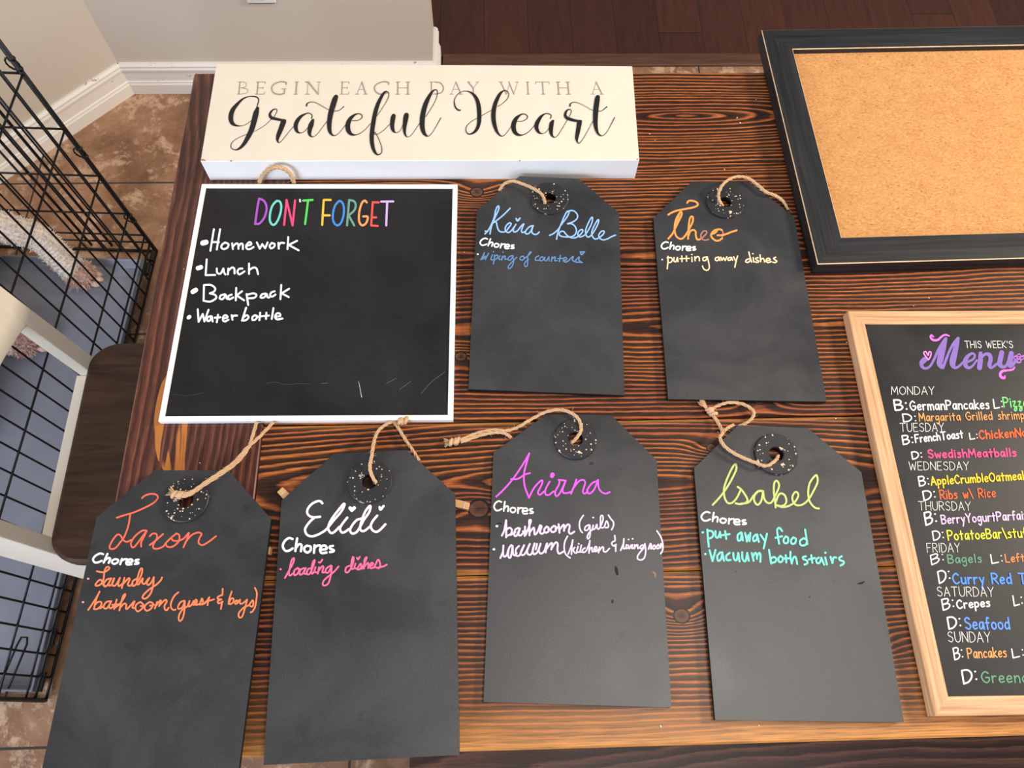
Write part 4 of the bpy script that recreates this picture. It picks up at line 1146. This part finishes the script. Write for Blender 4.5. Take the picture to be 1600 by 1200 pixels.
# ================================================================ BOARDS ON THE TABLE
def twine(name, parent, pts, r=0.0018, fray=None, mat='twine'):
    """three-ply cord through the points, with loose fibres; fray = (point, direction) for a frayed end"""
    rnd = random.Random(len(pts) * 17 + int(abs(pts[0][0]) * 1e4))
    P = catmull(pts, per=14)
    # even resample
    Q, acc = [P[0]], 0.0
    st = r * 0.8
    for a, c in zip(P[:-1], P[1:]):
        L = np.linalg.norm(c - a)
        n = max(1, int(L / st))
        Q += [a + (c - a) * (k / n) for k in range(1, n + 1)]
    b = MB()
    for s in range(3):
        path = []
        for i, p in enumerate(Q):
            t = Q[min(i + 1, len(Q) - 1)] - Q[max(i - 1, 0)]
            t /= np.linalg.norm(t) + 1e-9
            a = np.cross(t, (0.1, 0.2, 1.0)); a /= np.linalg.norm(a) + 1e-9
            c = np.cross(t, a)
            th = i * 0.30 + s * 2 * math.pi / 3
            path.append(p + (a * math.cos(th) + c * math.sin(th)) * r * 0.52)
        b.tube(path, r * 0.62, 6)
    for _ in range(int(len(Q) * 0.35)):
        p = Q[rnd.randrange(len(Q))]
        d = np.array([rnd.uniform(-1, 1), rnd.uniform(-1, 1), rnd.uniform(0, 0.7)])
        d2 = np.array([rnd.uniform(-1, 1), rnd.uniform(-1, 1), rnd.uniform(-0.2, 0.4)])
        b.tube([p, p + d * r * 1.5, p + d * r * 2 + d2 * r * 1.6], 0.00016, 3, 0, False)
    if fray is not None:
        o, d = np.array(fray[0]), np.array(fray[1], float)
        d /= np.linalg.norm(d)
        side = np.cross(d, (0, 0, 1))
        for _ in range(80):
            a, c = rnd.uniform(-1, 1), rnd.uniform(-0.4, 1)
            L = rnd.uniform(0.55, 1.0) * fray[2]
            e = o + d * L + side * a * L * 0.55 + np.array([0, 0, c * L * 0.25])
            b.tube([o + side * a * r * 0.8, (o + e) / 2 + np.array([0, 0, 0.001]), e], 0.00034, 4, 0, False)
    return b.build(name, MT[mat], parent, smooth=True, recalc=False)


def knot(name, parent, c, d, r=0.0048):
    """overhand knot: a few wraps around the cord"""
    c, d = np.array(c), np.array(d, float)
    d /= np.linalg.norm(d)
    a = np.cross(d, (0, 0, 1.0)); a /= np.linalg.norm(a)
    u = np.cross(a, d)
    pts = []
    for k in range(34):
        th = k / 33 * 2 * math.pi * 2.6
        pts.append(c + d * (k / 33 - 0.5) * r * 2.2 + (a * math.cos(th) + u * math.sin(th)) * r * 0.62 + d * 0.3 * r * math.sin(th * 0.5))
    b = MB(); b.tube(pts, r * 0.48, 8)
    b.tube([c - d * r * 1.1, c, c + d * r * 1.1], [r * 0.55, r * 0.8, r * 0.55], 8)
    return b.build(name, MT['twine'], parent, smooth=True)


RING_R, HOLE_R = 0.0262, 0.0088


def chalk_tag(label, corners, ring, zb, zt=None, th=0.006):
    """gift-tag shaped chalkboard: board with a punched hole, washer round it; corners are its top face"""
    zt = zb if zt is None else zt
    zs = [zt, zt, None, zb, zb, None]
    P = [U(c[0], c[1], zs[i]) if zs[i] else None for i, c in enumerate(corners)]
    n = np.cross(P[4] - P[3], P[0] - P[3])
    if n[2] < 0:
        n = -n
    pl = Plane((P[3] + P[4]) / 2, n)
    P = [pl.at(*c) for c in corners]
    c = pl.at(*ring)
    root = thing('chalkboard_tag', label, 'chalkboard tag', tuple((P[3] + P[4]) / 2 * np.array([1, 1, 0]) + np.array([0, 0, zb - th])), 'tag-shaped chalkboards on the table')
    e1 = P[3] - P[4]; e1 -= pl.n * (e1 @ pl.n); e1 /= np.linalg.norm(e1)
    e2 = np.cross(pl.n, e1)
    circ = lambda r, k, dz: [c + (e1 * math.cos(2 * math.pi * i / k) + e2 * math.sin(2 * math.pi * i / k)) * r + pl.n * dz for i in range(k)]
    bm = bmesh.new()
    loc = Vector(root.location)
    K = 28
    lay = []
    for dz in (0, -th):
        o = [bm.verts.new(Vector(p + pl.n * dz) - loc) for p in P]
        h = [bm.verts.new(Vector(p) - loc) for p in circ(HOLE_R, K, dz)]
        eds = [bm.edges.new((o[i], o[(i + 1) % 6])) for i in range(6)] + [bm.edges.new((h[i], h[(i + 1) % K])) for i in range(K)]
        bmesh.ops.triangle_fill(bm, use_beauty=True, edges=eds)
        lay.append((o, h))
    for i in range(6):
        bm.faces.new((lay[0][0][i], lay[0][0][(i + 1) % 6], lay[1][0][(i + 1) % 6], lay[1][0][i])).material_index = 1
    for i in range(K):
        bm.faces.new((lay[0][1][i], lay[0][1][(i + 1) % K], lay[1][1][(i + 1) % K], lay[1][1][i])).material_index = 1
    bmesh.ops.recalc_face_normals(bm, faces=bm.faces)
    me = bpy.data.meshes.new('board')
    bm.to_mesh(me); bm.free()
    me.materials.append(MT['chalk']); me.materials.append(MT['chalk_edge'])
    o = bpy.data.objects.new('board', me); COL.objects.link(o); o.parent = root
    b = MB()
    K = 40
    rings = [circ(HOLE_R, K, 0.0002), circ(HOLE_R, K, 0.0030), circ(HOLE_R + 0.0007, K, 0.0036), circ(RING_R - 0.0010, K, 0.0036), circ(RING_R, K, 0.0026), circ(RING_R, K, 0.0002)]
    vs = [p for r in rings for p in r]
    fs = [(r * K + i, r * K + (i + 1) % K, ((r + 1) % 6) * K + (i + 1) % K, ((r + 1) % 6) * K + i) for r in range(6) for i in range(K)]
    b.add(vs, fs)
    b.build('washer', MT['washer'], root)
    return root, pl


def letter(root, pl, name, color, jobs, label=None):
    ink = Ink(pl)
    for j in jobs:
        j(ink)
    o = ink.build(name, chalk_ink('chalk_ink_%02x%02x%02x' % color, color), root)
    if label:
        o['label'] = label
    return o


def pieces(root, pl, name, color, strokes, fr, w, label=None):
    for st in strokes.split(';'):
        letter(root, pl, name, color, [lambda k: k.draw(st, fr, w)], label)


CT = [
    # blue name, top row left
    dict(label='black tag chalkboard with blue cursive name, leaning on the white sign', c=[(812, 275.2), (904, 279), (967, 332.6), (976, 617.5), (732, 608), (745, 328.3)], ring=(858.6, 311), zb=TZ + 0.0065, zt=TZ + 0.0155,
         L=[('name_lettering', (150, 192, 244), [lambda k: k.draw(T_KEIRA[1], T_KEIRA[0], 2.3), lambda k: k.draw(T_BELLE[1], T_BELLE[0], 2.2)], 'blue cursive lettering'),
            ('heading_lettering', (243, 243, 241), [lambda k: k.chores((749.5, 383.1), (802.8, 388.4), (757.8, 372.3), 2.3)], 'white heading'),
            ('chore_lettering', (98, 134, 182), [lambda k: k.draw(T_WIPE[1], T_WIPE[0], 2.0), lambda k: k.draw(*T_HEART_K[::-1], 2.2)], 'faded blue line with a small heart'),
            ('bullet', (228, 228, 232), [lambda k: k.draw("58,153", (740, 380, .1125), 2.6)], None)],
         tw=[[(851, 322, -.004), (851, 314, .004), (846, 303, .007), (832, 294, .006), (815, 287, .005), (800, 283, .006), (787, 288, .002), (780, 298, -.006)]]),
    # orange name with grey letters, top row right
    dict(label='black tag chalkboard with orange name, next to the cork board', c=[(1081, 283.6), (1170.4, 284.5), (1241, 339), (1291.6, 627.5), (1044, 623.5), (1021, 341)], ring=(1132.3, 317.6), zb=TZ + 0.008,
         L=[('name_lettering', (246, 156, 84), [lambda k: k.draw(T_THEO[1], T_THEO[0], 2.9)], 'orange cursive lettering'),
            ('name_lettering', (178, 118, 108), [lambda k: k.draw(T_THEO_E[1], T_THEO_E[0], 2.2)], 'smudged dull pink letters'),
            ('heading_lettering', (243, 243, 241), [lambda k: k.chores((1033.3, 389.1), (1086.9, 390.7), (1040, 378), 2.3)], 'white heading'),
            ('chore_lettering', (248, 216, 176), [lambda k: k.draw(T_PUT[1], T_PUT[0], 2.1)], 'pale peach line'),
            ('bullet', (220, 220, 220), [lambda k: k.draw("78,285", (1025, 370, .125), 2.2)], None)],
         tw=[[(1129, 322, -.004), (1124, 313, .005), (1123, 302, .010), (1129, 289, .014), (1140, 280, .012), (1154, 276, .008), (1170, 279, .005), (1184, 289, .0045), (1197, 300, .004), (1212, 306, .001), (1224, 315, -.003), (1231, 328, -.0066)]]),
    # orange-red name, bottom left
    dict(label='black tag chalkboard with orange-red writing at the left table edge', c=[(242, 734.9), (357.5, 735), (423.5, 811), (370.5, 1222), (61, 1222), (151, 808)], ring=(291.5, 782), zb=TZ + 0.0142,
         L=[('name_lettering', (240, 110, 86), [lambda k: k.draw(T_JAXON[1], T_JAXON[0], 2.7)], 'orange-red cursive lettering'),
            ('heading_lettering', (243, 243, 241), [lambda k: k.chores((144, 879.3), (216.2, 881.3), (156.4, 864.8), 3.2)], 'white heading'),
            ('chore_lettering', (246, 134, 92), [lambda k: k.draw(T_LAUN[1], T_LAUN[0], 2.7), lambda k: k.draw(T_GUEST[1], T_GUEST[0], 2.6)], 'orange lines'),
            ('bullet', (238, 150, 176), [lambda k: k.draw("190,205", (120, 885, .09375), 3.2)], None), ('bullet', (238, 150, 176), [lambda k: k.draw("103,595", (120, 885, .09375), 3.2)], None)],
         tw=[[(279, 776, .006), (296, 773, .006), (320, 757, .004), (345, 741, .004), (372, 721, -.004), (389, 698, -.006), (395, 680, -.008), (401, 660, -.0085)], [(281, 773, .008), (300, 768, .008), (322, 753, .007), (346, 737, .006), (366, 722, -.003), (386, 700, -.005), (405, 683, -.007), (427, 660, -.0085)]],
         knot=((284, 774, .006), (274, 773, .006)), fray=((276, 773, .006), (264, 768, .005), .012)),
    # white name with hearts, bottom row
    dict(label='black tag chalkboard with white name dotted with hearts and pink writing', c=[(521.7, 709), (635, 703), (711.4, 772), (718, 1179.5), (411.5, 1195.5), (440, 782)], ring=(577.8, 753.4), zb=TZ + 0.0142,
         L=[('name_lettering', (250, 234, 240), [lambda k: k.draw(T_ELIDI[1], T_ELIDI[0], 3.6)], 'pinkish white lettering'),
            ('heading_lettering', (243, 243, 241), [lambda k: k.chores((441.8, 861.5), (521.7, 862.6), (451.4, 840.7), 3.6)], 'white heading'),
            ('chore_lettering', (250, 110, 158), [lambda k: k.draw(T_LOAD[1], T_LOAD[0], 2.6), lambda k: k.draw("75,528", (430, 830, .1125), 3.0)], 'bright pink line')],
         tw=[[(590, 757, -.002), (582, 745, .005), (578, 730, .008), (581, 712, .009), (584, 692, .004), (590, 675, -.004), (602, 664, -.008), (618, 657, -.0105)], [(615, 659, -.010), (622, 668, -.010), (634, 688, -.010), (645, 704, -.011), (655, 720, -.012)]],
         knot=((624, 659, -.008), (634, 657, -.008))),
    # magenta name
    dict(label='charcoal tag chalkboard with magenta name and lavender writing', c=[(854, 647), (955.5, 649), (1026, 719), (1049, 1105.5), (755.5, 1097), (771, 707.6)], ring=(899, 687), zb=TZ + 0.0065,
         L=[('name_lettering', (236, 96, 236), [lambda k: k.draw(T_ARIANA[1], T_ARIANA[0], 2.6)], 'magenta cursive lettering'),
            ('heading_lettering', (243, 243, 241), [lambda k: k.chores((772, 798), (833, 802.2), (779, 783), 2.5)], 'white heading'),
            ('chore_lettering', (232, 208, 238), [lambda k: k.draw(T_BATH2[1], T_BATH2[0], 3.0), lambda k: k.draw(T_VAC2[1], T_VAC2[0], 2.9), lambda k: k.draw(T_KITCH[1], T_KITCH[0], 2.4)], 'pale lavender lines'),
            ('bullet', (243, 243, 241), [lambda k: k.draw("122,502", (765, 775, .09375), 3.4)], None), ('bullet', (243, 243, 241), [lambda k: k.draw("72,888", (765, 775, .09375), 3.4)], None)],
         tw=[[(890, 695, -.004), (901, 684, .005), (908, 671, .009), (904, 655, .012), (892, 645, .011), (874, 640, .008), (852, 644, .003), (830, 655, -.002), (808, 668, -.004), (790, 673, -.004), (770, 672, -.004), (745, 677, -.004), (718, 688, -.003)], [(799, 684, -.0062), (788, 677, -.005), (772, 676, -.0035), (748, 681, -.003), (720, 691, -.003)]],
         marks=[("962,886,3 963,890,5 964.5,897,4", 4, (40, 40, 40)), ("923,724,5 925,724,5.5", 5, (58, 56, 55)), ("776,819,.8 780,817,1.6 784,819,.8", 1.2, (28, 28, 28)), ("1021,894,3 1024,898,3.4 1023,902,2", 3, (150, 112, 88)), ("957,938,3 957,941,3.5", 3.2, (52, 51, 51)), ("968,735 972,733", .7, (40, 40, 40))],
         knot=((716, 689, -.003), (706, 691, -.003)), fray=((708, 690, -.0035), (697, 692, -.0045), .012)),
    # lime name
    dict(label='grey-black tag chalkboard with lime green name and aqua writing', c=[(1152.5, 664.7), (1261.8, 668.8), (1346, 738), (1412.5, 1128.5), (1117.5, 1125), (1084.4, 731.7)], ring=(1211.7, 710.5), zb=TZ + 0.0085,
         L=[('name_lettering', (194, 206, 124), [lambda k: k.draw(T_ISABEL[1], T_ISABEL[0], 3.1)], 'lime green cursive lettering'),
            ('heading_lettering', (243, 243, 241), [lambda k: k.chores((1096, 813.7), (1165.9, 819.5), (1104, 799.8), 2.7)], 'white heading'),
            ('chore_lettering', (126, 216, 206), [lambda k: k.draw(T_FOOD[1], T_FOOD[0], 3.2), lambda k: k.draw(T_STAIR[1], T_STAIR[0], 3.2), lambda k: k.draw("113,362;148,655", (1085, 790, .115625), 3.4)], 'aqua lines')],
         tw=[[(1216, 712, -.003), (1212, 719, .005), (1197, 728, .006), (1178, 722, .006), (1152, 711, .006), (1133, 698, .006), (1125, 684, .006), (1129, 676, .003), (1123, 662, -.004), (1110, 643, -.006)], [(1109, 641, -.005), (1122, 634, -.005), (1140, 629, -.005), (1162, 632, -.005), (1177, 642, -.005), (1176, 652, -.005), (1166, 661, -.006), (1154, 666, -.0066)], [(1131, 674, .002), (1138, 668, -.002), (1146, 664, -.006)]],
         marks=[("1340,912,1 1346,911,3.4 1350,909,2", 3, (40, 39, 38)), ("1265,933,2", 2, (52, 50, 49)), ("1150,893,1.6", 1.6, (52, 50, 49))],
         knot=((1108, 640, -.004), (1114, 646, -.004)), fray=((1104, 638, -.005), (1092, 625, -.004), .013)),
]
PLANES = []
for T in CT:
    root, pl = chalk_tag(T['label'], T['c'], T['ring'], T['zb'], T.get('zt'))
    PLANES.append(pl)
    for nm, colr, jobs, lab in T['L']:
        letter(root, pl, nm, colr, jobs, lab)
    cords = []
    for line in T['tw']:
        cords.append(twine('twine', root, [pl.at(p[0], p[1], p[2] + 0.0022) for p in line], 0.0020, (pl.at(*T['fray'][0]), pl.at(*T['fray'][1]) - pl.at(*T['fray'][0]), T['fray'][2]) if 'fray' in T and line is T['tw'][0] else None))
    if 'knot' in T:
        a, c = [pl.at(p[0], p[1], p[2] + 0.0022) for p in T['knot']]
        knot('knot', cords[0], (a + c) / 2, c - a)

    for st, w_, colr in T.get('marks', ()):
        letter(root, pl, 'scuff_mark', colr, [lambda k: k.draw(st, (0, 0, 1), w_)])


# mini clothespins under the tags
def clothespin(label, tip, tail, parent=None):
    a, c = U(tip[0], tip[1], TZ + 0.0042), U(tail[0], tail[1], TZ + 0.0042)
    d = c - a
    d /= np.linalg.norm(d)
    root = thing('clothespin', label, 'clothespin', tuple(a * np.array([1, 1, 0]) + np.array([0, 0, TZ])), 'mini clothespins under the tags')
    s = np.cross((0, 0, 1.0), d)
    for z0, z1 in ((0.0002, 0.0034), (0.0042, 0.0074)):
        b = MB()
        vs = []
        for z in (z0, z1):
            for l, w in ((0, 0.0042), (0.012, 0.0046), (0.024, 0.0042)):
                q = a + d * l
                vs += [(q[0] + s[0] * w, q[1] + s[1] * w, TZ + z), (q[0] - s[0] * w, q[1] - s[1] * w, TZ + z)]
        b.add(vs, [(0, 1, 3, 2), (2, 3, 5, 4), (6, 8, 9, 7), (8, 10, 11, 9), (0, 6, 7, 1), (4, 5, 11, 10), (0, 2, 8, 6), (2, 4, 10, 8), (1, 7, 9, 3), (3, 9, 11, 5)])
        b.build('prong', MT['pin_wood'], root, bevel=0.0006)
    b = MB()
    m = a + d * 0.006
    b.tube([m + s * 0.0043 + np.array([0, 0, 0.0032]), m - s * 0.0043 + np.array([0, 0, 0.0032])], 0.0006, 6)
    b.build('spring', MT['steel'], root)


clothespin('tip of a small wooden clothespin poking out left of the white-name tag', (438, 766), (452, 780))
clothespin('small wooden clothespin poking out right of the white-name tag', (733, 792), (712, 787))
clothespin('corner of a small wooden clothespin beside the orange-red tag edge', (424, 861), (408, 861))


# ---------------------------------------------------------------- frames
def frame_mesh(name, BL, ex, ey, w, h, prof, mids, mats, parent, z0):
    """mitred frame; prof = [(inset, z)], mids = material index per profile segment"""
    b = MB()
    BL, ex, ey = np.array(BL), np.array(ex), np.array(ey)
    cor = [(0, 0, 1, 1), (w, 0, -1, 1), (w, h, -1, -1), (0, h, 1, -1)]
    pt = lambda c, ins, z: tuple(BL + ex * (c[0] + c[2] * ins) + ey * (c[1] + c[3] * ins) + np.array([0, 0, z0 + z]))
    for sd in range(4):
        c0, c1 = cor[sd], cor[(sd + 1) % 4]
        L = w if sd % 2 == 0 else h
        acc = 0.0
        for k in range(len(prof) - 1):
            (i0, za), (i1, zb) = prof[k], prof[k + 1]
            dl = math.hypot(i1 - i0, zb - za)
            o = sd * 0.37 + 3.1 * sd
            b.add([pt(c0, i0, za), pt(c1, i0, za), pt(c1, i1, zb), pt(c0, i1, zb)], [(0, 1, 2, 3)], mids[k], [[(o + i0, acc + o), (o + L - i0, acc + o), (o + L - i1, acc + dl + o), (o + i1, acc + dl + o)]])
            acc += dl
    return b.build(name, mats, parent)


def slab(name, BL, ex, ey, x0, x1, y0, y1, z0, z1, mat, parent):
    b = MB()
    P = [np.array(BL) + np.array(ex) * x + np.array(ey) * y for x, y in ((x0, y0), (x1, y0), (x1, y1), (x0, y1))]
    b.prism([(p[0], p[1]) for p in P], z0, z1)
    return b.build(name, mat, parent)


def axes(bl, tl):
    e = tl - bl
    h = float(np.hypot(e[0], e[1]))
    ey = np.array([e[0] / h, e[1] / h, 0])
    return np.array([ey[1], -ey[0], 0]), ey, h


# reminder board with the white frame
tl, br_, bl = U(315, 287, TZ + .009), U(708, 655, TZ + .009), U(247, 658, TZ + .009)
ex_, ey_, h_ = axes(bl, tl)
bl0 = bl * np.array([1, 1, 0])
rb = thing('reminder_chalkboard', 'square chalkboard in thin white frame with rainbow coloured heading', 'chalkboard', tuple(bl0 + ex_ * 0.177 + ey_ * h_ / 2 + np.array([0, 0, TZ])))
wd = 0.3555
frame_mesh('frame', bl0, ex_, ey_, wd, h_, [(0.0006, 0.0002), (0, 0.0008), (0, 0.0082), (0.0008, 0.009), (0.0062, 0.009), (0.0068, 0.0074)], [0] * 5, [MT['frame_white']], rb, TZ)
slab('chalk_panel', bl0, ex_, ey_, 0.0064, wd - 0.0064, 0.0064, h_ - 0.0064, TZ + 0.002, TZ + 0.0075, MT['chalk_panel'], rb)
pl = Plane((0, 0, TZ + 0.0075), (0, 0, 1))
for k, (colr, fr, st) in enumerate(T_FORGET):
    letter(rb, pl, 'heading_letter', colr, [lambda i, st=st, fr=fr: i.draw(st, fr, 3.3 if k != 3 else 2.6)])
letter(rb, pl, 'list_lettering', (246, 246, 246), [lambda i: i.draw(T_LIST, FL, 3.0), lambda i: i.draw(T_BULL, FL, 7.0)], 'white list of four lines with dots')
pieces(rb, pl, 'chalk_mark', (190, 190, 190), "!515,742,4 545,900,7", (480, 480, .15625), 0.8)
pieces(rb, pl, 'chalk_mark', (120, 120, 120), "1140,865 1240,750 1380,645;!140,762 205,760;!790,765 890,710;!920,825 1035,742", (480, 480, .15625), 0.4)
pieces(rb, pl, 'chalk_mark', (84, 84, 84), "1130,1020 1210,1005 1330,1030 1450,1020 1570,1025;200,1125 300,1140 420,1130 500,1110", (240, 440, .15625), 0.4)
sf = 0.7185
twine('hanging_loop', rb, [Plane((0, sf - 0.004, 0), (0, 1, 0)).at(x, y) for x, y in ((405, 286), (409, 276), (418, 266), (432, 261), (446, 265), (455, 274), (459, 286))], 0.0028)

# white sign block
sgp = [U(338, 99, TZ + .0405), U(988, 103, TZ + .0405), U(999, 250, TZ + .0405), U(313, 252, TZ + .0405)]
sg = thing('wooden_sign', 'long cream wooden block sign with black script and grey capitals', 'sign', tuple((sgp[2] + sgp[3]) / 2 * np.array([1, 1, 0]) + np.array([0, 0, TZ])))
b = MB()
vs = [(p[0], p[1], TZ + 0.0003) for p in sgp] + [(p[0], p[1], TZ + 0.0405) for p in sgp]
b.add(vs, [(0, 1, 2, 3), (7, 6, 5, 4)] + [(i, (i + 1) % 4, 4 + (i + 1) % 4, 4 + i) for i in range(4)], [1, 0, 1, 1, 1, 1])
b.build('block', [MT['cream'], MT['sign_side']], sg, bevel=0.001)
pl = Plane((0, 0, TZ + 0.0405), (0, 0, 1))
words = (5, 4, 3, 4, 1)
items = T_BEGIN.split(',')
for wl in words:
    ink = Ink(pl)
    for item in items[:wl]:
        ch_, x0, x1 = item.split()
        x0, x1 = float(x0), float(x1)
        lean_ = (x0 - 655) * -0.0035
        for sharp, pts in SERIF[ch_]:
            wmx = max([p[2] for p in pts if len(p) > 2] + [1.0])
            ink.stroke([(x0 + (x1 - x0) * p[0] / 10 + lean_ * (p[1] / 10 - 0.5) * 2, 147 - 19 * p[1] / 10) for p in pts], 1.9 if wmx > 1 else 0.85, sharp)
    items = items[wl:]
    ink.build('capitals_word', MT['ink_grey'], sg)['label'] = 'word in thin grey serif capitals'
ink = Ink(Plane((0, 0, TZ + 0.0407), (0, 0, 1)))
for fr, st in T_GRATEFUL:
    ink.draw(st, fr, 1.0)
ink.build('script_lettering', MT['ink_black'], sg)['label'] = 'large black script words'
for (px, py, rr) in ((316.5, 250, 0.0022), (361, 251.5, 0.0014), (320, 251, 0.0012), (996, 249, 0.0012), (812, 251, 0.001)):
    c = U(px, py, TZ + 0.0405)
    b = MB()
    b.prism([(c[0] + rr * 1.7 * math.cos(a) * (0.7 + 0.3 * math.sin(3 * a)), c[1] + rr * 0.7 * math.sin(a)) for a in np.linspace(0, 2 * math.pi, 9)[:-1]], TZ + 0.0401, TZ + 0.0408)
    b.build('paint_chip', MT['chip'], sg)['label'] = 'bare tan wood chip on the edge'

# cork board
tl, bl = U(1189.7, 46.7, TZ + .0235), U(1277.7, 412.8, TZ + .0235)
ex_, ey_, h_ = axes(bl, tl)
bl0 = bl * np.array([1, 1, 0])
ck = thing('cork_board', 'cork pin board in thick black wooden frame with worn tan edges', 'cork board', tuple(bl0 + ex_ * 0.3 + ey_ * h_ / 2 + np.array([0, 0, TZ])))
wd = 0.62
frame_mesh('frame', bl0, ex_, ey_, wd, h_, [(0, 0.0003), (0, 0.0226), (0.0011, 0.0235), (0.018, 0.0241), (0.0405, 0.0235), (0.0415, 0.0226), (0.0420, 0.012)], [0, 1, 0, 0, 1, 0], [MT['black_frame'], MT['worn']], ck, TZ)
slab('cork_sheet', bl0, ex_, ey_, 0.04, wd - 0.04, 0.04, h_ - 0.04, TZ + 0.004, TZ + 0.0145, MT['cork'], ck)

# menu board
tl, bl = U(1324.4, 485.9, TZ + .0165), U(1460.8, 1119, TZ + .0165)
ex_, ey_, h_ = axes(bl, tl)
bl0 = bl * np.array([1, 1, 0])
mn = thing('menu_chalkboard', 'tall chalkboard in pale oak frame listing the weekly menu', 'chalkboard', tuple(bl0 + ex_ * 0.18 + ey_ * h_ / 2 + np.array([0, 0, TZ])))
wd = 0.37
frame_mesh('frame', bl0, ex_, ey_, wd, h_, [(0.0005, 0.0003), (0, 0.001), (0, 0.0157), (0.0008, 0.0165), (0.0185, 0.0165), (0.0190, 0.0160), (0.0190, 0.012)], [0] * 6, [MT['oak']], mn, TZ)
slab('chalk_panel', bl0, ex_, ey_, 0.0185, wd - 0.0185, 0.0185, h_ - 0.0185, TZ + 0.004, TZ + 0.0135, MT['chalk_panel'], mn)
pl = Plane((0, 0, TZ + 0.0135), (0, 0, 1))
letter(mn, pl, 'title_lettering', (134, 108, 182), [lambda i: i.draw(T_MENU, FM, 4.0)], 'large purple title word')
pieces(mn, pl, 'swirl', (246, 116, 232), T_SWIRL, FM, 3.0, 'pink swirl')
letter(mn, pl, 'heart', (240, 140, 222), [lambda i: i.draw(T_HEART, FM, 2.0)], 'pink outlined heart')
letter(mn, pl, 'flower', (170, 108, 196), [lambda i: i.draw(T_FLOWER, FM, 1.6)], 'purple flower')
for k, (txt, p0, p1, hh_, w_, colr) in enumerate(T_ROWS):
    day = colr == 'day'
    lean_ = -0.05 - 0.15 * max(0, min(1, (p0[0] - 1380) / 220)) if day else -0.16
    letter(mn, pl, 'day_lettering' if day else 'dish_lettering', (212, 210, 208) if day else colr, [lambda i: i.write(txt, p0, p1, hh_, w_ if day else w_ * 0.88, lean_)])

# crumbs on the table
rnd = random.Random(11)
b = MB()
for _ in range(110):
    x, y = rnd.uniform(TX0 + 0.01, 0.75), rnd.uniform(TY0 + 0.005, TY1 - 0.01)
    r = rnd.uniform(0.0003, 0.0008)
    if y > 0.69 and x < 0.24:
        continue
    a = rnd.uniform(0, 6.28)
    e = rnd.uniform(1, 2.6)
    poly = [(x + r * (e * math.cos(t) * math.cos(a) - math.sin(t) * math.sin(a)), y + r * (e * math.cos(t) * math.sin(a) + math.sin(t) * math.cos(a))) for t in np.linspace(0, 2 * math.pi, 6)[:-1]]
    b.prism(poly, TZ + 0.0001, TZ + 0.0001 + r)
o = b.build('crumbs', MT['crumb'])
tag(o, 'pale crumbs and dust specks scattered over the dark planks', 'crumbs')
o['kind'] = 'stuff'
